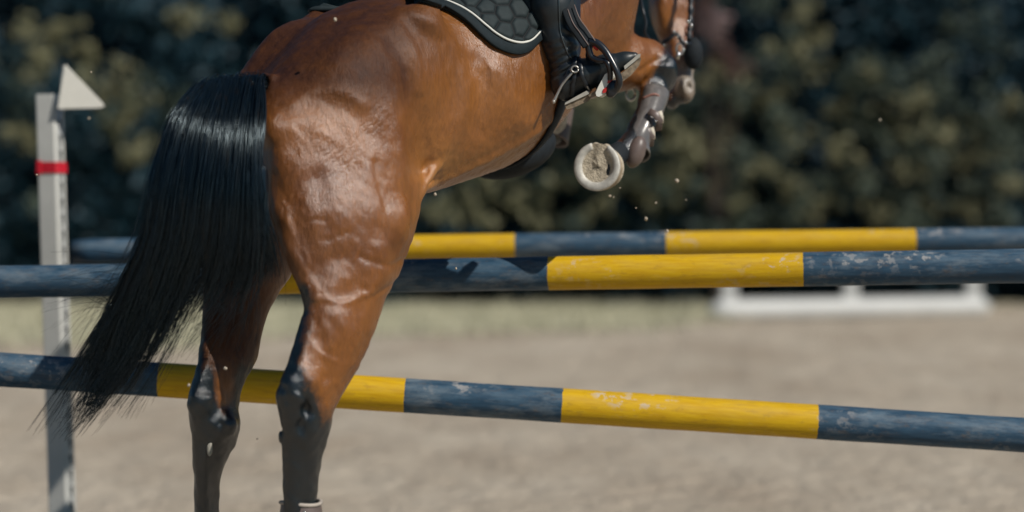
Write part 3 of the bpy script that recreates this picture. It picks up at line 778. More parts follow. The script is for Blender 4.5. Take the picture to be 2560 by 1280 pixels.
mb = MB(); mb.tube(smooth_path([P(1592, -80, 7.5), P(1604, 10, 7.3), P(1615, 55, 7.28), P(1612, 80, 7.28), P(1628, 105, 7.3)], 16), .005, 6); build('martingale_strap', mb, M_black, bridle)
mb = MB(); mb.tube([P(1577+11*math.cos(a), 236+15*math.sin(a), 7.2) for a in np.linspace(0, 2*math.pi, 24)], .004, 8); ring = build('ring', mb, M_steel, bridle)
# ------------------------------------------------------------------ saddle and quilted cloth
saddle = empty('saddle', tuple(HP(.95, 0, 1.95)), 'black jumping saddle on a quilted black cloth with white piping', 'saddle')
M_pad = NM('quilted_cloth', .75, .35); pv = M_pad.coord()
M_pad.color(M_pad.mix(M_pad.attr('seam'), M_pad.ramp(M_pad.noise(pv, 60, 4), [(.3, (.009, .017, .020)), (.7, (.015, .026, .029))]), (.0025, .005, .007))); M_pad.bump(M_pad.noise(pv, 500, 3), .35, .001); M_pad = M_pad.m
M_bind = simple('cloth_binding', (.009, .016, .020), .8, .25, var=.2, scale=80, bump=.3)
M_white = simple('white_piping', (.62, .62, .57), .6, .3, var=.05)
edge_px = [(980, -12), (1040, 4), (1090, 18), (1135, 38), (1170, 62), (1200, 90), (1228, 114), (1258, 130), (1290, 136), (1315, 128), (1338, 106), (1352, 96)]
E = []
for x, y in smooth_path(edge_px, 60):
    q = march(F_horse, x, y)
    if q is not None:
        s = (q-DOCK)@AX; t = (q-DOCK)@RT
        zc = (tab(TS, TT, s)+tab(TS, TBm, s))/2
        E.append((s, math.atan2(q[2]-zc, t)))
E = np.array(E)
def surf(s, th, off, F=None):
    """trunk surface point in the section s, direction th, lifted by off"""
    F = F_horse if F is None else F
    s = np.atleast_1d(s); th = np.atleast_1d(th)
    zc = (tab(TS, TT, s)+tab(TS, TBm, s))/2
    o = np.array([DOCK[0], DOCK[1], 0])+s[:, None]*AX+zc[:, None]*UZ
    dv = np.cos(th)[:, None]*RT+np.sin(th)[:, None]*UZ
    lo = np.full(len(s), .05); hi = np.full(len(s), .75)
    for _ in range(22):
        m = (lo+hi)/2; v = F(o+dv*m[:, None])-off
        lo = np.where(v < 0, m, lo); hi = np.where(v < 0, hi, m)
    return o+dv*hi[:, None]
# grid: columns follow the edge (s, th), rows go from the edge to the spine, both sides
E = np.vstack([E, [[E[-1, 0]+.03, E[-1, 1]+.10], [E[-1, 0]+.16, E[-1, 1]+.32], [E[-1, 0]+.30, E[-1, 1]+.75]]])
t_ = np.linspace(0, len(E)-1, 110); Es = np.stack([np.interp(t_, np.arange(len(E)), E[:, i]) for i in (0, 1)], 1)
rows = 90; S_, T_ = [], []
smid = .80
for r in range(rows):
    f = r/(rows-1)
    S_.append(Es[:, 0]*(1-f)+f*(.62+.5*np.linspace(0, 1, len(Es)))); T_.append(Es[:, 1]*(1-f)+f*math.pi/2)
S_ = np.array(S_); T_ = np.array(T_)
# hexagonal quilting relief
def quilt(s, h):
    a = .056; x = s/a; y = h/a*1.0
    best = np.full(x.shape, 9.); sec = np.full(x.shape, 9.)
    for di in (-1, 0, 1, 2):
        for dj in (-1, 0, 1, 2):
            j = np.floor(y/.866)+dj; i = np.floor(x-(np.mod(j, 2))*.5)+di
            cx = i+np.mod(j, 2)*.5; cy = j*.866
            jx = .12*np.sin(i*12.9+j*78.2); jy = .12*np.sin(i*39.3+j*11.1)
            d = np.sqrt((x-cx-jx)**2+(y-cy-jy)**2)
            sec = np.where(d < best, best, np.minimum(sec, d)); best = np.minimum(best, d)
    e = sec-best
    return 1-np.exp(-(np.clip(e, 0, 1)/.16)**1.4)
def up2(A):
    A = np.array(A, float)
    for ax in (0, 1):
        A = np.moveaxis(A, ax, 0); B_ = np.empty((2*len(A)-1,)+A.shape[1:]); B_[::2] = A; B_[1::2] = (A[1:]+A[:-1])/2; A = np.moveaxis(B_, 0, ax)
    return A
base0 = surf(S_.ravel(), T_.ravel(), .009)
nrm0 = grad(F_horse, base0, .004).reshape(rows, -1, 3); base0 = base0.reshape(rows, -1, 3)
PB = surf(S_.ravel(), T_.ravel(), np.full(S_.size, .001)).reshape(rows, -1, 3)
base2, nrm2, PB, S2_, T2_ = up2(base0), up2(nrm0), up2(PB), up2(S_), up2(T_)
arc2 = np.zeros(S2_.shape); arc2[1:] = np.cumsum(np.linalg.norm(np.diff(base2, axis=0), axis=2), 0)
arc = arc2[::2, ::2]
qq = quilt(S2_*.98+T2_*.05, T2_*.29); ed = np.clip((arc2-.034)/.008, 0, 1)
PT = base2+nrm2*(qq*.009*ed)[..., None]
seam = (1-sst(qq, .15, .6))*ed  # shade in the quilt grooves, painted in as a darker seam colour
def grid_solid(PT, PB):
    m = MB(); r, c = PT.shape[:2]; vs = np.concatenate([PT.reshape(-1, 3), PB.reshape(-1, 3)]); n = r*c
    fs = []
    for i in range(r-1):
        for j in range(c-1):
            a = i*c+j; fs.append((a, a+1, a+c+1, a+c)); fs.append((n+a, n+a+c, n+a+c+1, n+a+1))
    for i in range(r-1): fs += [(i*c, (i+1)*c, n+(i+1)*c, n+i*c), (i*c+c-1, n+i*c+c-1, n+(i+1)*c+c-1, (i+1)*c+c-1)]
    for j in range(c-1): fs += [(j, n+j, n+j+1, j+1), ((r-1)*c+j, (r-1)*c+j+1, n+(r-1)*c+j+1, n+(r-1)*c+j)]
    m.add(vs, fs); return m
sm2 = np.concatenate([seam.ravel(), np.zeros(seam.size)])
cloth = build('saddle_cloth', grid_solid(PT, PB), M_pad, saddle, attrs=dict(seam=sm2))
def mirror(p):
    t = (p-DOCK)@RT; return p-2*t[..., None]*RT
build('saddle_cloth', grid_solid(mirror(PT)[::2, ::-2], mirror(PB)[::2, ::-2]), M_pad, saddle)
EP = surf(Es[:, 0], Es[:, 1], .006)
n_ = grad(F_horse, EP)
mb = MB(); mb.strap(EP+n_*.003+UZ*.012, .030, .007, n_); build('binding', mb, M_bind, cloth)
pipe = surf(*[np.array([np.interp(np.clip(.034, 0, 9), arc[:, j], A[:, j]) for j in range(len(Es))]) for A in (S_, T_)], .0125)
mb = MB(); mb.tube(pipe[:-3], .0035, 8); build('piping', mb, M_white, cloth)
# saddle body: seat, flaps
def F_saddle(p):
    q = p-DOCK; s = q@AX; t = q@RT; z = p[:, 2]
    zt = tab(TS, TT, s)
    top = zt+.05+.55*np.clip(np.abs(s-.98)-.06, 0, 9)**1.35
    d = smax(z-top, np.abs(t)-(.13+.06*np.sin(np.clip((1.1-s)*5, -1.5, 1.5))), .04)
    d = smax(d, np.abs(s-.97)-.25, .03)
    return smax(d, .008-F_horse(p), .004)
Vs, Qs = sdf_mesh(F_saddle, (-.3, 6.3, 1.75), (.6, 7.4, 2.4), .014)
build('seat', (Vs, Qs), M_black, saddle)
for sgn in (1, -1):
    S2, T2 = np.meshgrid(np.linspace(0, 1, 24), np.linspace(0, 1, 24))
    lo_ = .42+.1*(S2-.5)**2*4; th = lo_+(1.35-lo_)*T2; ss = .84+.30*S2+(.12*(1-T2)*S2)
    A = surf(ss.ravel(), th.ravel(), .024).reshape(24, 24, 3); Bq = surf(ss.ravel(), th.ravel(), .019).reshape(24, 24, 3)
    if sgn < 0: A, Bq = mirror(A)[:, ::-1], mirror(Bq)[:, ::-1]
    build('flap', grid_solid(A, Bq), M_black, saddle)
# girth strap
mb = MB(); ths = np.linspace(.5, -math.pi-.5, 60); gp = surf(np.full(60, .95), ths, .006); mb.strap(gp, .085, .008, grad(f_trunk, gp)); build('girth', mb, M_blackmat, saddle)
# stirrup leather and stirrup (visible right side)
M_sedge = simple('worn_strap_edge', (.16, .12, .11), .6)
D_ = 6.56
top_ = surf(.98, .95, .03)[0]
mb = MB(); lp = smooth_path([top_, P(1405, -40, 6.62), P(1430, 45, D_), P(1452, 80, D_), P(1474, 112, D_-.01)], 20); mb.strap(lp, .042, .006, (.2, -1, .15)); sl_ = build('stirrup_leather', mb, M_blackmat, saddle)
mb = MB()
for o in (-.0185, .0035): mb.tube([q+np.array([.83, -.12, .55])*o*-1+np.array([0, -.006, 0]) for q in lp[8:]], .0017, 6)
build('stitched_edge', mb, M_sedge, sl_)
M_iron = simple('black_stirrup_metal', (.012, .015, .02), .28, .6, .0, var=.1)
st = MB()
st.tube(smooth_path([P(1474, 104, D_), P(1492, 108, D_-.01), P(1512, 126, D_-.02), P(1530, 155, D_-.03), P(1543, 182, D_-.035), P(1548, 205, D_-.03), P(1540, 222, D_-.01), P(1525, 236, D_+.01)], 26), np.interp(np.linspace(0, 1, 26), [0, .3, .6, 1], [.012, .0105, .009, .013]), 12)
st.tube(smooth_path([P(1470, 108, D_), P(1473, 128, D_), P(1480, 143, D_), P(1496, 151, D_-.01), P(1512, 152, D_-.02), P(1520, 160, D_-.03), P(1526, 185, D_-.02), P(1522, 215, D_)], 22), [.0095]*12+[.008]*10, 10)
st.tube(smooth_path([P(1482, 108, D_), P(1474, 122, D_+.005), P(1470, 140, D_+.02), P(1478, 190, D_+.1), P(1500, 225, D_+.1)], 14), .007, 8)
stirrup = build('stirrup', st, M_iron, saddle)
mb = MB(); mb.ball(P(1531, 222, D_-.012), (.017, .012, .027), 16, R=np.array([[.92, 0, .38], [0, 1, 0], [-.38, 0, .92]])); build('side_cap', mb, M_iron, stirrup)
TR = np.array([[.87, 0, -.5], [0, 1, 0], [.5, 0, .87]])
def plate(pts, d, th): 
    m = MB(); a = [P(x, y, d) for x, y in pts]; b = [P(x, y, d)+np.array([.3*th, th, 0]) for x, y in pts]; n = len(pts)
    m.add(a+b, [tuple(range(n)), tuple(range(2*n-1, n-1, -1))]+[(i, i+n, (i+1) % n+n, (i+1) % n) for i in range(n)]); return m
tr = build('tread', plate([(1489, 232), (1495, 218), (1512, 186), (1527, 176), (1533, 181), (1531, 190), (1518, 214), (1505, 238), (1497, 242), (1491, 240)], D_-.015, .04), M_white, stirrup, smooth=False)
M_red = simple('red_inlay', (.42, .015, .012), .5)
for pts in ([(1519, 204), (1522, 197), (1530, 192), (1531, 199), (1524, 207), (1518, 208)], [(1506, 230), (1508, 223), (1516, 217), (1519, 222), (1514, 231), (1507, 233)]):
    build('red_inlay', plate(pts, D_-.0175, .002), M_red, tr, smooth=False)
mb = MB(); mb.tube([P(1482, 112, D_-.006), P(1490, 118, D_-.009), P(1494, 126, D_-.01)], [.003, .007, .003], 8); build('red_inlay', mb, M_red, stirrup)
# the other side's leather and iron
mb = MB(); tp = mirror(top_); ft = HP(1.0, -.36, 1.50); mb.strap(smooth_path([tp, (tp+ft)/2-RT*.06, ft], 10), .028, .005, -RT); build('stirrup_leather', mb, M_black, saddle)
mb = MB(); mb.tube([ft+UZ*(.06*math.cos(a)-.06)+AX*.055*math.sin(a) for a in np.linspace(0, 2*math.pi, 20)], .008, 8); build('stirrup', mb, M_iron, saddle)

# ------------------------------------------------------------------ rider
LB = 6.62   # distance of the near boot
hipc = HP(.86, 0, 2.34)
kneeR = P(1395, -215, 6.72); kneeL = mirror(kneeR[None])[0]
ankR = P(1412, 160, LB); ankL = HP(.93, -.33, 1.60)
chest = HP(1.22, 0, 2.62); neckp = HP(1.36, 0, 2.76); headp = HP(1.50, 0, 2.90)
def F_rider(p):
    d = smin(ell(p, hipc, (.17, .17, .15)), cone(p, hipc+UZ*.02, chest, .15, .145), .08)
    d = smin(d, ell(p, chest+AX*.03, (.17, .18, .13)), .06)
    for t, kn, an in ((1, kneeR, ankR), (-1, kneeL, ankL)):
        d = smin(d, chain(p, [hipc+RT*.10*t, kn, an], [.105, .065, .034], .03), .04)
        sh = chest+RT*.19*t+AX*.08; el_ = sh+AX*.16-UZ*.24+RT*.03*t; wr_ = HP(1.62, .07*t, 2.38)
        d = smin(d, chain(p, [sh, el_, wr_], [.06, .045, .028], .02), .03)
        hd_ = wr_+AX*.05-UZ*.02
        hand = ell(p, hd_, (.04, .025, .045))
        for k in range(4):
            b_ = hd_+AX*.035+UZ*(.03-.02*k); hand = smin(hand, chain(p, [b_, b_+AX*.02-RT*.012*t, b_-AX*.002-RT*.03*t], [.010, .0095, .008], .004), .006)
        hand = smin(hand, chain(p, [hd_+UZ*.03, hd_+AX*.03+UZ*.045-RT*.02*t], [.012, .009], .004), .006)
        d = smin(d, hand, .012)
    d = smin(d, cone(p, neckp-UZ*.06, neckp+UZ*.06+AX*.03, .058, .052), .03)
    hd = smin(ell(p, headp+UZ*.03, (.085, .08, .105)), ell(p, headp+AX*.04-UZ*.05, (.055, .05, .065)), .04)
    hd = smin(hd, cone(p, headp+AX*.095, headp+AX*.115-UZ*.03, .010, .016), .012)
    for t in (1, -1):
        hd = smin(hd, ell(p, headp+RT*.078*t, (.012, .010, .03)), .008)
        hd = smax(hd, -ell(p, headp+RT*.032*t+AX*.09+UZ*.005, (.016, .016, .010)), .01)
    hd = smax(hd, -cone(p, headp+AX*.105-UZ*.075-RT*.02, headp+AX*.105-UZ*.075+RT*.02, .004, .004), .006)
    return smin(d, hd, .02)
Vr, Qr = sdf_mesh(F_rider, (-.6, 5.9, 1.5), (1.1, 8.2, 3.25), .013)
M_cloth = simple('dark_riding_clothes', (.012, .018, .03), .8, .2, var=.2)
M_skin = simple('skin', (.45, .24, .17), .5, .4, var=.08)
person = empty('person', tuple(HP(.9, 0, 1.95)), 'rider in black leather boots leaning forward with foot in the stirrup', 'person')
build('body', (Vr, Qr), M_skin, person)
def F_jacket(p):
    d = F_rider(p)-.007
    q = p-DOCK
    m = np.minimum(np.sqrt(((p-HP(1.66, .07, 2.36))**2).sum(1)), np.sqrt(((p-HP(1.66, -.07, 2.36))**2).sum(1)))-.07
    d = smax(d, -m, .004)
    return smax(d, (p-neckp)@(UZ*.8+AX*.5)-.02, .004)
Vj, Qj = sdf_mesh(F_jacket, (-.6, 5.9, 1.5), (1.1, 8.2, 3.25), .014)
build('riding_clothes', (Vj, Qj), M_cloth, person)
def F_helm(p): return smax(ell(p, headp+UZ*.045-AX*.01, (.118, .102, .115)), (headp-p)@(UZ*.9+AX*.3)+.0, .01)
Vk, Qk = sdf_mesh(F_helm, tuple(headp-.2), tuple(headp+.2), .01); build('helmet', (Vk, Qk), M_black, person)
# near boot, modelled closely
def F_boot(p):
    d = chain(p, [kneeR+np.array([-.01, 0, -.02]), P(1375, -60, LB+.01), P(1382, 20, LB+.005), P(1398, 100, LB), P(1411, 160, LB)], [.074, .068, .060, .047, .042], .03)
    d = smin(d, ell(p, P(1412, 205, LB), (.040, .038, .05)), .02)
    foot = chain(p, [P(1418, 214, LB-.002), P(1468, 186, LB-.01), P(1520, 166, LB-.02), P(1562, 150, LB-.03), P(1586, 141, LB-.035)], [.036, .042, .033, .020, .012], .02)
    d = smin(d, foot, .02)
    # wrinkles round the ankle
    z = p[:, 2]; x = p[:, 0]
    m = np.exp(-(((x-P(1405, 0, LB)[0])/.06)**2+((z-P(0, 165, LB)[2])/.055)**2))
    d = d+.0032*m*np.sin((z*.93-x*.36)*2*math.pi/.021+np.sin(x*60)*.8)
    m2 = np.exp(-(((x-P(1428, 0, LB)[0])/.03)**2+((z-P(0, 90, LB)[2])/.03)**2))
    d = d+.003*m2*np.sin((z*.9+x*.4)*2*math.pi/.028)
    # flat sole plane
    sn = np.array([.50, 0, -.866]); so0 = P(1447, 239, LB)
    d = smax(d, (p-so0)@sn-.004, .004)
    return d
Vb, Qb = sdf_mesh(F_boot, (-.15, 6.3, 1.48), (.55, 6.85, 2.22), .0048)
M_boot = NM('boot_leather', .42, .5, coat=.1); bv = M_boot.coord()
M_boot.color(M_boot.ramp(M_boot.noise(bv, 25, 5), [(.3, (.006, .010, .013)), (.7, (.012, .018, .022))])); M_boot.bump(M_boot.noise(bv, 90, 5), .2, .002)
M_boot.b.inputs['Coat Roughness'].default_value = .25; M_boot = M_boot.m
boot = build('riding_boot', (Vb, Qb), M_boot, person)
def F_bootL(p): return chain(p, [kneeL, (kneeL+ankL)/2-RT*.02, ankL, ankL-UZ*.06], [.074, .066, .045, .042], .03)
def F_bootL2(p): return smin(F_bootL(p), chain(p, [ankL-UZ*.07, ankL+AX*.17-UZ*.06], [.04, .026], .02), .02)
Vb2, Qb2 = sdf_mesh(F_bootL2, (-.7, 6.2, 1.3), (.7, 7.9, 2.4), .012); build('riding_boot', (Vb2, Qb2), M_boot, person)
M_sole = simple('scuffed_tan_sole', (.20, .16, .115), .9, .1, var=.5, scale=90, bump=.5)
M_welt = simple('pale_welt', (.36, .35, .31), .7, .2, var=.15)
def solepart(pts, name, mat, d0, d1, par):
    m = MB(); a = [P(x, y, d0) for x, y in pts]; b = [P(x, y, d1) for x, y in pts]; n = len(pts)
    m.add(a+b, [tuple(range(n)), tuple(range(2*n-1, n-1, -1))]+[(i, i+n, (i+1) % n+n, (i+1) % n) for i in range(n)]); return build(name, m, mat, par, smooth=False)
LB2 = LB-.042
so1 = solepart([(1411, 259), (1440, 248), (1472, 231), (1480, 240), (1472, 252), (1442, 266), (1417, 274)], 'heel', M_sole, LB2, LB+.03, boot)
solepart([(1413, 257), (1440, 241), (1466, 227), (1474, 229), (1472, 235), (1440, 250), (1412, 262)], 'welt', M_welt, LB2-.006, LB+.035, so1)
so2 = solepart([(1470, 238), (1500, 220), (1540, 192), (1572, 168), (1598, 143), (1603, 146), (1598, 164), (1578, 188), (1550, 209), (1502, 236), (1475, 245)], 'sole', M_sole, LB2-.012, LB+.02, boot)
solepart([(1560, 165), (1580, 149), (1594, 136), (1601, 134), (1601, 142), (1585, 155), (1562, 174)], 'welt', M_welt, LB2-.018, LB+.02, so2)
# spur, spur strap, boot seam
def onboot(x, y, off=.002, F=F_boot):
    q = march(F, x, y)
    return q if q is None else q+grad(F, q[None])[0]*off
def bootline(pxs, n=16, off=.002):
    out = [onboot(x, y, off) for x, y in smooth_path(pxs, n)]
    return [o for o in out if o is not None]
mb = MB(); mb.tube(bootline([(1396, -10), (1398, 40), (1401, 80), (1410, 110), (1420, 135), (1432, 150)], 26, .001), .0022, 6); build('seam', mb, simple('glossy_seam', (.03, .04, .045), .2, .7), boot)
sp_ = MB(); sp_.strap(bootline([(1440, 140), (1436, 155), (1430, 170), (1420, 185), (1405, 205), (1398, 225), (1390, 245)], 20, .004), .013, .004, (-.2, -1, 0)); sp_.strap(bootline([(1446, 146), (1453, 170), (1456, 190), (1464, 208), (1474, 225)], 16, .004), .012, .004, (0, -1, 0)); sp_.strap(bootline([(1446, 160), (1438, 190), (1432, 215), (1428, 240)], 14, .003), .012, .004, (0, -1, 0))
spur = build('spur_strap', sp_, M_black, boot)
mb = MB(); mb.tube(smooth_path([P(1432, 180, LB-.052), P(1418, 196, LB-.052), P(1404, 214, LB-.050), P(1392, 238, LB-.05), P(1385, 253, LB-.05)], 16), [.0038]*12+[.0042, .0045, .005, .005], 8); mb.ball(P(1384, 254, LB-.05), .006, 10); mb.tube([P(1437+9*math.cos(a), 173+8*math.sin(a), LB-.056) for a in np.linspace(0, 2*math.pi, 12)], .0028, 6)
mb.tube([P(1459, 198, LB-.05), P(1466, 212, LB-.048), P(1474, 226, LB-.046)], .003, 6)
build('spur', mb, simple('dull_steel', (.42, .41, .38), .35, .5, .8), boot)
# ------------------------------------------------------------------ jump poles
def pole_mat(name, cuts, first, chip_y=.5):
    """bands of blue and yellow paint along local x, worn to pale wood and dust"""
    m = NM(name, .62, .3); co = m.coord(); xyz = m.n('ShaderNodeSeparateXYZ'); m.l(co, xyz.inputs[0]); X = xyz.outputs[0]
    jit = m.math('MULTIPLY', m.math('SUBTRACT', m.noise(co, 60, 3), .5), .006); Xj = m.math('ADD', X, jit)
    v = None                                     # 1 = yellow
    sgn = 1 if first == 'blue' else -1
    val = 0. if first == 'blue' else 1.
    cur = None
    for c in cuts:
        stp = m.math('GREATER_THAN', Xj, float(c))
        term = m.math('MULTIPLY', stp, float(sgn)); sgn = -sgn
        cur = term if cur is None else m.math('ADD', cur, term)
    cur = m.math('ADD', cur, val)
    streak = m.noise(m.coord(scale=(3, 30, 30)), 4, 5, .6)
    blue = m.ramp(streak, [(.3, (.012, .036, .068)), (.7, (.025, .070, .122))])
    blue2 = m.mix(m.ramp(m.noise(m.coord(scale=(1.2, 4, 4)), 5, 6, .7), [(.5, 0.), (.72, .6)]), blue, (.20, .235, .26))
    yel = m.ramp(streak, [(.3, (.48, .27, .0022)), (.7, (.60, .375, .003))])
    c = m.mix(cur, blue2, yel)
    dirt = m.ramp(m.noise(m.coord(scale=(6, 14, 14)), 5, 6, .65), [(.55, 0.), (.75, .4)])
    c = m.mix(dirt, c, (.16, .09, .03))
    chips = m.math('MULTIPLY', m.ramp(m.noise(m.coord(scale=(1, 1.4, 1.4), loc=(sum(map(ord, name))*.37 % 11, 0, 0)), 34, 6, .62), [(.545, 0.), (.575, 1.)]), m.ramp(m.noise(m.coord(scale=(1, 2, 2), loc=(sum(map(ord, name))*.731 % 17, 0, 0)), 3.0, 3), [(.50, 0.), (.60, 1.)]))
    up = m.ramp(m.math('ADD', xyz.outputs[2], m.math('MULTIPLY', m.math('SUBTRACT', m.noise(co, 9, 4), .5), .06)), [(.0, .25), (.012, 1.)]); dusty = m.math('MULTIPLY', m.math('MULTIPLY', up, m.ramp(m.noise(m.coord(scale=(1.5, 6, 6)), 6, 6, .7), [(.4, .0), (.7, .38)])), m.math('SUBTRACT', 1.0, m.math('MULTIPLY', cur, .75))); c = m.mix(dusty, c, (.13, .20, .26)); c = m.mix(m.math('MULTIPLY', m.math('MULTIPLY', chips, m.math('ADD', .5, m.math('MULTIPLY', cur, .25))), up), c, (.46, .43, .40))  # dust on the blue also paints in its lighter, lit top
    m.color(c); m.l(m.ramp(streak, [(.3, .42), (.7, .62)]), m.b.inputs['Roughness'])
    m.bump(m.math('SUBTRACT', m.noise(m.coord(scale=(4, 40, 40)), 4, 5), m.math('MULTIPLY', chips, .3)), .25, .003)
    return m.m
def pole(A, B, r, cutpx, first, label, name):
    A = np.array(A); B = np.array(B); L = np.linalg.norm(B-A); ax = (B-A)/L
    # cut positions: where the photo pixel column meets the pole's axis
    cuts = []
    for px in cutpx:
        k = (px-CX)/FPX; t = (k*A[1]-A[0])/((B-A)[0]-k*(B-A)[1]); cuts.append(t*L)
    n = 40; seg = 60; mb = MB(); vs = []
    for i in range(seg+1):
        x = L*i/seg; rr = r*(1+.012*math.sin(i*.9)*math.sin(i*.37))
        e = .004 if i in (0, seg) else 0
        for k in range(n):
            a = 2*math.pi*k/n; vs.append((x, (rr-e)*math.cos(a), (rr-e)*math.sin(a)))
    fs = [(i*n+k, (i+1)*n+k, (i+1)*n+(k+1) % n, i*n+(k+1) % n) for i in range(seg) for k in range(n)]+[tuple(range(n)), tuple(seg*n+k for k in range(n-1, -1, -1))]
    mb.add(vs, fs)
    o = build('jump_pole', mb, pole_mat(name, cuts, first), None)
    y = np.cross([0, 0, 1], ax); y /= np.linalg.norm(y); z = np.cross(ax, y)
    o.matrix_world = Matrix(((ax[0], y[0], z[0], A[0]), (ax[1], y[1], z[1], A[1]), (ax[2], y[2], z[2], A[2]), (0, 0, 0, 1)))
    return tag(o, label, 'jump pole', 'jump poles of the oxer')
pole(P(-120, 707, 7.28), P(2720, 662, 6.88), .0505, (690-30, 975, 1372, 2008), 'blue', 'front top pole, blue and yellow, level with the horse knee', 'paint_top')
pole(P(-120, 916, 7.08), P(2720, 1098, 6.98), .0515, (400, 1013, 1405, 2042), 'blue', 'lowest pole, sloping down towards the right across the sand', 'paint_low')
pole(P(183, 628, 8.75), P(2960, 594, 8.55), .0455, (640, 1288, 1665, 2288), 'blue', 'farther pole behind the front top pole, ending beside the white upright', 'paint_back')
# ------------------------------------------------------------------ jump standard with flag
M_post = simple('grey_white_painted_wood', (.46, .465, .44), .6, .35, var=.06, scale=12, bump=.2)
M_hole = simple('dark_hole', (.01, .012, .014), .9, .1, bump=0)
DP = 8.62
def PX(x, y, d=DP): return P(x, y, d)
b0 = PX(141, 1312); b0[2] = 0.
post = empty('jump_standard', tuple(b0), 'grey white wooden upright with holes down one side and a triangular pennant', 'jump standard')
topz = PX(0, 236)[2]; lean = (PX(116, 0)[0]-PX(150, 0)[0])
yaw = math.radians(24)
e1 = np.array([math.cos(yaw), -math.sin(yaw)*0-math.sin(yaw), 0]); e1 = np.array([math.cos(yaw), math.sin(yaw), 0]); e2 = np.array([-math.sin(yaw), math.cos(yaw), 0])
def pc(z):
    """centre line of the upright at height z (it leans a little to the left at the top)"""
    f = (z-PX(0, 1280)[2])/(PX(0, 236)[2]-PX(0, 1280)[2])
    x = PX(156, 0)[0]*(1-f)+PX(123, 0)[0]*f
    return np.array([x, DP, z])
mb = MB(); wf, ws, bv_ = .083, .068, .008
prof = [(-wf/2+bv_, -ws/2), (wf/2-bv_, -ws/2), (wf/2, -ws/2+bv_), (wf/2, ws/2-bv_), (wf/2-bv_, ws/2), (-wf/2+bv_, ws/2), (-wf/2, ws/2-bv_), (-wf/2, -ws/2+bv_)]
zs_ = [0, .3, .6, .9, 1.2, topz-.006, topz]; vs = []
yw = math.radians(-20); c1 = np.array([math.cos(yw), math.sin(yw), 0]); c2 = np.array([-math.sin(yw), math.cos(yw), 0])
for i, z in enumerate(zs_):
    k = .94 if i == len(zs_)-1 else 1
    for x, y in prof: vs.append(pc(z)+c1*x*k+c2*y*k)
fs = [(i*8+k, i*8+(k+1) % 8, (i+1)*8+(k+1) % 8, (i+1)*8+k) for i in range(len(zs_)-1) for k in range(8)]+[tuple(range(7, -1, -1)), tuple(len(zs_)*8-8+k for k in range(8))]
mb.add(vs, fs); upr = build('upright', mb, M_post, post, smooth=True, angle=30)
# hole strip on the side: pale metal track with dark round holes
mb = MB(); mb.strap([pc(z)+c1*(wf/2+.0015)+c2*(-.005) for z in np.linspace(.02, topz-.03, 12)], .034, .004, c1); tr_ = build('hole_track', mb, simple('galvanised_track', (.40, .41, .40), .45, .5, .3, var=.15), upr)
mb = MB(); z = .06
while z < topz-.06:
    mb.ball(pc(z)+c1*(wf/2+.003)+c2*(-.005), np.array([.003, .009, .012]), 10, R=np.stack([c1, c2, UZ], 1))
    mb.ball(pc(z-.018)+c1*(wf/2+.003)+c2*(-.005), np.array([.003, .0045, .012]), 8, R=np.stack([c1, c2, UZ], 1)); z += .0585
build('holes', mb, M_hole, tr_)
mb = MB()
for sg in (1, -1):
    mb.box(pc(.04)+c2*.28*sg, (.09, .45, .08), np.stack([c1, c2, UZ], 1), .008); mb.box(pc(.04)+c1*.28*sg, (.45, .09, .08), np.stack([c1, c2, UZ], 1), .008)
build('foot', mb, M_post, post, angle=30)
# red strap
M_redband = simple('red_band', (.50, .006, .022), .55, .4, var=.12)
zr = PX(0, 419)[2]; mb = MB(); vs = []
for z in (zr-.020, zr+.020):
    for k in (1.0, 1.1):
        for x, y in prof: vs.append(pc(z)+c1*(x*k+(.002 if x > 0 else -.001 if k > 1 else 0))+c2*(y*k))
n = 8; fs = []
for k in range(8):
    a, b = k, (k+1) % 8
    fs += [(8+a, 8+b, 24+b, 24+a), (b, a, 16+a, 16+b), (a, b, 8+b, 8+a), (16+b, 16+a, 24+a, 24+b)]
mb.add(vs, fs); mb.box(pc(zr)-c2*(ws/2+.008)-c1*.028, (.02, .006, .05), np.stack([c1, c2, UZ], 1), .002); build('red_band', mb, M_redband, post, smooth=False)
# triangular pennant: plate with rounded corners
def rounded(pts, r, n=6):
    out = []; m = len(pts); pts = [np.array(p, float) for p in pts]
    for i in range(m):
        a, b, c = pts[i-1], pts[i], pts[(i+1) % m]
        u = (a-b)/np.linalg.norm(a-b); v = (c-b)/np.linalg.norm(c-b)
        p0, p1 = b+u*r[i], b+v*r[i]
        for k in range(n+1):
            t = k/n; out.append((1-t)**2*p0+2*t*(1-t)*b+t*t*p1)
    return out
tri = rounded([(161, 158), (269, 270), (143, 273)], [10, 22, 5])
mb = MB(); dF = DP-.075; nn = len(tri)
inner = [(x*.97+191*.03, y*.97+234*.03) for x, y in tri]
vs = [P(x, y, dF) for x, y in inner]+[P(x, y, dF+.003) for x, y in tri]+[P(x, y, dF+.010) for x, y in tri]
mb.add(vs, [tuple(range(nn))]+[(i, i+nn, (i+1) % nn+nn, (i+1) % nn) for i in range(nn)]+[(i+nn, i+2*nn, (i+1) % nn+2*nn, (i+1) % nn+nn) for i in range(nn)]+[tuple(range(3*nn-1, 2*nn-1, -1))])
pf = build('pennant', mb, simple('white_pennant_plastic', (.66, .65, .59), .5, .4, var=.03), post, smooth=False)
mb = MB(); mb.tube([P(152, 262, dF+.02), P(156, 200, dF+.02), P(161, 166, dF+.02)], .006, 8); build('pennant_rod', mb, M_post, pf)
# cup that holds the pole end
mb = MB(); cc = P(183, 645, 8.66); mb.box(cc+np.array([-.01, -.0, -.035]), (.07, .10, .02), None, .004); mb.box(cc+np.array([-.038, 0, .005]), (.012, .10, .08), None, .003); build('pole_cup', mb, M_black, post, angle=30)

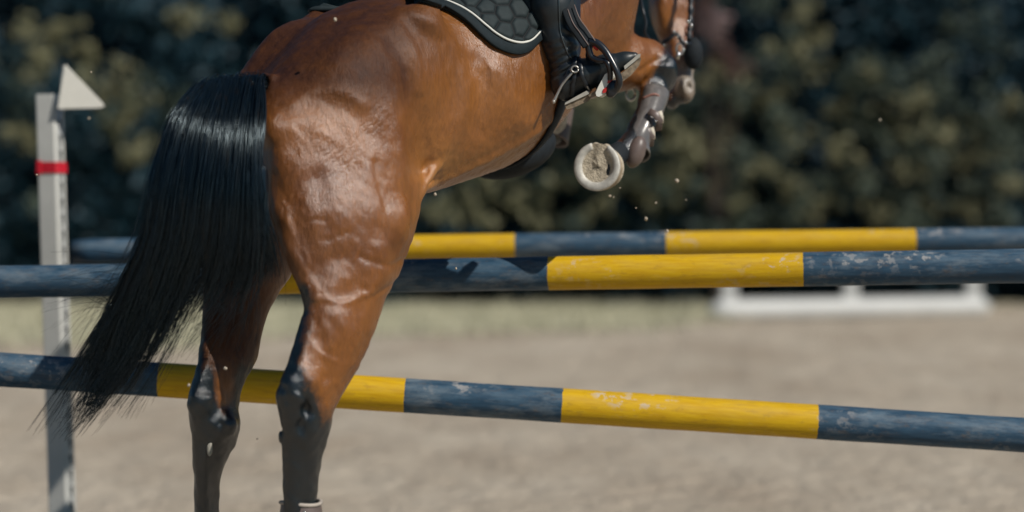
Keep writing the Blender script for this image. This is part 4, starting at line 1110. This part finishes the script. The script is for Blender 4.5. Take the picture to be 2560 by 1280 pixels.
# ------------------------------------------------------------------ ground and grass
g = NM('arena_sand', .95, .1); gc = g.coord()
c = g.ramp(g.noise(g.coord(scale=(1, .45, 1)), .8, 6, .66), [(.3, (.325, .27, .208)), (.7, (.485, .43, .35))])
c = g.mix(g.ramp(g.noise(g.coord(scale=(1, .45, 1)), 5, 5, .6), [(.55, 0.), (.75, .45)]), c, (.22, .18, .14))
g.color(c); g.bump(g.noise(gc, 9, 6, .65), .9, .06)
def sheet(name, x0, x1, y0, y1, z, mat, nx, ny, f=None):
    xs = np.linspace(x0, x1, nx); ys = np.linspace(y0, y1, ny); XX, YY = np.meshgrid(xs, ys)
    ZZ = z+(f(XX, YY) if f else 0*XX); v = np.stack([XX, YY, ZZ], -1).reshape(-1, 3)
    i = np.arange(ny-1)[:, None]*nx; j = np.arange(nx-1)[None]
    q = np.stack([i+j, i+j+1, i+nx+j+1, i+nx+j], -1).reshape(-1, 4)
    return build(name, (v, q), mat)
def bumps(X, Y):
    return .012*np.sin(X*7.3+np.sin(Y*5.1)*2)*np.sin(Y*8.9+np.sin(X*3.7)*2)+.008*np.sin(X*19+Y*7)*np.sin(Y*23-X*5)
tag(sheet('ground', -150, 150, -60, 240, -.03, g.m, 60, 60), kind='structure', label='pale beige sand of the riding arena')
gr_near = sheet('sand_arena', -10, 10, 3, 33.5, 0.0, g.m, 420, 640, bumps); tag(gr_near, kind='structure', label='pale trampled sand with hoof scuffs')
# dry grass verge in front of the hedge
gb = NM('dry_grass', .9, .1); gc = gb.coord()
gb.color(gb.ramp(gb.noise(gc, 1.6, 5, .6), [(.3, (.36, .35, .24)), (.55, (.44, .42, .31)), (.75, (.26, .26, .16))]))
def verge_edge(x): return 24.4+.7*math.sin(x*.7)+max(0, (x-1.5))*2.2-(2.2 if x < -2.5 else 0)
mb = MB(); vs = []; nx = 90
for i in range(nx+1):
    x = -16+32*i/nx
    for y in (min(verge_edge(x), 31), 34): vs.append((x, y, .02))
mb.add(vs, [(2*i, 2*i+2, 2*i+3, 2*i+1) for i in range(nx)])
tag(build('grass_verge', mb, gb.m), kind='structure', label='strip of dry grass along the hedge')
N = 26000; xs = rng.uniform(-9, 9, N); ys = rng.uniform(19.5, 32, N)
keep = np.array([y > verge_edge(x)-rng.random()*1.2 for x, y in zip(xs, ys)]) & (ys < 31.2)
xs, ys = xs[keep], ys[keep]; n = len(xs); ang = rng.uniform(0, 6.28, n); hgt = rng.uniform(.05, .16, n); wd = .012
base_ = np.stack([xs, ys, np.full(n, .0)], 1); dx = np.stack([np.cos(ang), np.sin(ang), 0*ang], 1)*wd
tip = base_+np.stack([rng.normal(size=n)*.03, rng.normal(size=n)*.03, hgt], 1)
V = np.stack([base_-dx, base_+dx, tip], 1).reshape(-1, 3); Fc = np.arange(3*n).reshape(-1, 3)
tag(build('grass', (V, Fc), gb.m, smooth=False), kind='stuff', label='short sun bleached grass blades below the hedge', cat='grass')
# ------------------------------------------------------------------ hedge of dense shrubs, far out of focus
def leaf_cloud(centres, radii, per, size, squash=1.0):
    el = np.repeat(rng.uniform(.5, 1.6, (len(centres), 3)), per, 0)
    c = np.repeat(np.array(centres), per, 0); r = np.repeat(np.array(radii), per)
    d = rng.normal(size=(len(c), 3)); d /= np.linalg.norm(d, axis=1)[:, None]
    d[:, 1] = -np.abs(d[:, 1])*.9+.1*d[:, 1]
    p = c+d*(r*rng.uniform(.55, 1.05, len(c)))[:, None]*el
    n = len(p); a = rng.normal(size=(n, 3)); a /= np.linalg.norm(a, axis=1)[:, None]
    nn = d*.8+rng.normal(size=(n, 3))*.6; nn /= np.linalg.norm(nn, axis=1)[:, None]
    a = a-nn*(a*nn).sum(1)[:, None]; a /= np.linalg.norm(a, axis=1)[:, None]; b = np.cross(nn, a)
    s = size*rng.uniform(.6, 1.4, n)[:, None]
    V = np.stack([p-a*s, p+b*s*.5, p+a*s, p-b*s*.5], 1).reshape(-1, 3)
    return V, np.arange(4*n).reshape(-1, 4)
def leaf_mat(name, c1, c2, tr=.0):
    m = NM(name, .6, .3); co = m.coord()
    m.color(m.ramp(m.noise(co, 2.5, 5, .7), [(.3, c1), (.7, c2)])); return m.m
M_dk = leaf_mat('shade_tone_leaves', (.005, .028, .044), (.012, .040, .055))  # deep hedge shade put into the leaf colour
M_lt = leaf_mat('sunlit_tone_leaves', (.16, .16, .09), (.26, .25, .15))  # sunlight on the leaves painted in as a paler colour
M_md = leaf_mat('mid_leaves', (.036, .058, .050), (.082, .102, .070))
# dark backing thicket with a lumpy face
cs, rs = [], []
for i in range(600):
    cs.append((rng.uniform(-13.5, 13.5), rng.uniform(31.2, 33), rng.uniform(.3, 5.5))); rs.append(rng.uniform(.5, .9))
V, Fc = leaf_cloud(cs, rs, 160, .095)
core = MB()
for i in range(60):
    core.ball((-13.5+27*i/59, 34.0+.3*math.sin(i*2.1), 1.2), (.9, .7, 2.2), 12); core.ball((-13.5+27*i/59, 34.2+.3*math.sin(i*1.7), 3.6), (.9, .7, 1.9), 12)
hv = np.array(core.v); hf = core.f
hedge = tag(build('hedge', (V, Fc), M_dk, smooth=False), kind='stuff', label='tall dark blurred hedge across the whole background', cat='hedge')
tag(build('inner_branches', (hv, hf), M_dk, hedge), kind='stuff')
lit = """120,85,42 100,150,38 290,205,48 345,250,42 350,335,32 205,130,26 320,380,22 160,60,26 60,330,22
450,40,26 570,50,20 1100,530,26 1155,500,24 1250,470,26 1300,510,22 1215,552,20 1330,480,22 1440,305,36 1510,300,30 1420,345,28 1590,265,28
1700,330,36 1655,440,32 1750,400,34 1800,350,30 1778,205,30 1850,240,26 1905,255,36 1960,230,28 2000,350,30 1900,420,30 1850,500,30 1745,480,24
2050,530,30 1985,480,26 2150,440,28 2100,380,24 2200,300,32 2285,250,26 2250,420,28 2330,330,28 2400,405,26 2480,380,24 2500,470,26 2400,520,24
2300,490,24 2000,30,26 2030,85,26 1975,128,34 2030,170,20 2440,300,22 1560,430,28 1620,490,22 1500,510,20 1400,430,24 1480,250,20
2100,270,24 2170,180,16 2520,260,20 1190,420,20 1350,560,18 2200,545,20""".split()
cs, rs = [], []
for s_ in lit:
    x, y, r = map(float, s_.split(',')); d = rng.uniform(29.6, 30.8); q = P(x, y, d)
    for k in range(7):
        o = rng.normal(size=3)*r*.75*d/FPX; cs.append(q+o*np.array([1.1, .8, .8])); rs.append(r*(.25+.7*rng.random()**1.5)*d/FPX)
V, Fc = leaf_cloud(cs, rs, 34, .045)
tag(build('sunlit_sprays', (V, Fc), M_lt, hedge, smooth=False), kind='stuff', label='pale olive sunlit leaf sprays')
cs, rs = [], []
for i in range(620):
    x = rng.uniform(-60, 2620); y = rng.uniform(-40, 590)
    dens = (1 if x > 1300 else .2)*(1 if y > 150 else .35)*(1 if 150 < y < 560 else .6)
    if rng.random() < dens: d = rng.uniform(29.8, 31.2); cs.append(P(x, y, d)); rs.append(.06+.24*rng.random()**2)
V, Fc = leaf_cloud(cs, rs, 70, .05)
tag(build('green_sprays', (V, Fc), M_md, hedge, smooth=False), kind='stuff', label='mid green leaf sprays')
# a shrub in pink bloom in the dark gap
pb = P(1800, 700, 29.3); pb[2] = 0
shrub = empty('flowering_shrub', tuple(pb), 'shrub with a pale pink bloom and russet leaves beside the horse nose', 'shrub')
mb = MB()
for x, y in ((1780, 60), (1815, 150), (1750, 15), (1850, 175)): mb.tube(smooth_path([pb+np.array([0, .5, 0]), P((x+1800)/2, 400, 29.9), P(x, y, 29.6)], 10), np.linspace(.03, .008, 10), 6)
build('stem', mb, simple('bark', (.06, .045, .035), .9), shrub)
V, Fc = leaf_cloud([P(1778, 62, 29.5), P(1790, 50, 29.5), P(1770, 48, 29.5), P(1785, 72, 29.5)], [.13]*4, 60, .05); build('blossom', (V, Fc), leaf_mat('pink_blossom', (.20, .14, .145), (.29, .21, .205)), shrub, smooth=False)
V, Fc = leaf_cloud([P(1805, 135, 29.5), P(1830, 160, 29.5), P(1850, 172, 29.5), P(1765, 8, 29.6), P(1745, 25, 29.6)], [.14]*5, 50, .05); build('russet_leaves', (V, Fc), leaf_mat('russet_leaf', (.075, .04, .035), (.11, .06, .05)), shrub, smooth=False)

# ------------------------------------------------------------------ low white barrier far behind
bl = P(1795, 800, 27.2); brr = P(2455, 786, 28.3)
bar = empty('white_barrier', (float((bl[0]+brr[0])/2), 27.7, 0), 'low white barrier with rounded bottom rail in front of the hedge', 'barrier')
M_wp = simple('white_barrier_paint', (.52, .53, .52), .5, .4, var=.04, scale=5)
u = (brr-bl); u[2] = 0; L = np.linalg.norm(u); u /= L
z0 = .11; a0 = np.array([bl[0], bl[1], z0]); b0_ = np.array([brr[0], brr[1], z0])
mb = MB(); m = 30; mb.tube([a0+u*(-.12+(L+.24)*i/m) for i in range(m+1)], [.125*min(1, math.sqrt(max(0.02, 1-(1-min(i, m-i)/1.4)**2)) if min(i, m-i) < 1.4 else 1) for i in range(m+1)], 20); build('bottom_rail', mb, M_wp, bar)
mb = MB(); mb.tube([a0+UZ*.50+u*(-.1), b0_+UZ*.50+u*.1], .05, 16); build('top_rail', mb, M_wp, bar)
for px in (1822, 2126, 2432):
    k = (px-CX)/FPX; t = (k*a0[1]-a0[0])/(u[0]-k*u[1]); c = a0+u*t; mb = MB(); mb.box(c+UZ*.24-np.array([0, 0, .0]), (.17, .10, .50), None, .02); build('post', mb, M_wp, bar, angle=30)
# ------------------------------------------------------------------ clods of sand thrown up
M_clod = simple('sand_clod', (.46, .40, .32), .95, .1, var=.3, scale=200, bump=.5)
clods = [(1525, 490, 7.0, .005, 'tiny sand clod straight below the raised front hoof'), (1534, 493, 7.0, .003, 'speck of sand touching the clod below the front hoof'),
 (1615, 547, 7.0, .007, 'sand clod above the blue band of the far pole'), (1692, 452, 7.1, .0085, 'largest sand clod, right of the raised front hoof'),
 (1668, 578, 7.1, .006, 'sand clod resting on the top edge of the far pole'), (1640, 507, 7.0, .004, 'small sand clod between hoof and far pole'),
 (1715, 500, 7.1, .003, 'sand speck under the largest clod'), (838, 49, 6.05, .006, 'pale fleck of sand on the dark croup of the horse'),
 (563, 921, 6.0, .006, 'pale clod in front of the left hind hock'), (472, 963, 5.95, .005, 'pale fleck over the yellow band left of the hind hock'),
 (1088, 486, 6.2, .005, 'pale fleck just below the flank of the horse'), (643, 1097, 6.0, .003, 'dusty speck between the two hind legs'),
 (228, 180, 6.3, .003, 'white speck beside the white pennant'), (222, 296, 7.6, .005, 'soft speck right of the upright, under the pennant'),
 (92, 437, 6.3, .003, 'white speck on the red band of the upright'), (1140, 671, 6.6, .004, 'pale speck on the dark blue band of the front top pole'),
 (2200, 300, 7.6, .005, 'lone blurred speck against the hedge at the right'), (1550, 470, 7, .003, 'faint speck to the right below the front hoof'), (1590, 520, 7, .0025, 'faintest sand speck above the far pole')]
proto = None
for i, (x, y, d, r, lab) in enumerate(clods):
    if proto is None:
        mb = MB(); mb.ball((0, 0, 0), 1.0, 8)
        v = np.array(mb.v); v *= (1+.25*np.sin(v[:, :1]*4+v[:, 1:2]*3+1)*np.cos(v[:, 2:]*5)); mb.v = [tuple(q) for q in v]
        proto = build('sand_clod', mb, M_clod); o = proto
        tag(o, 'small pale clod of sand flying through the air', 'sand clod', 'sand clods thrown up by the horse')
    else: o = proto.copy(); COL.objects.link(o)
    o['label'] = lab; o.location = P(x, y, d); o.scale = (r*.95, r*.8, r*.65); o.rotation_euler = (i, i*2, i*.7)
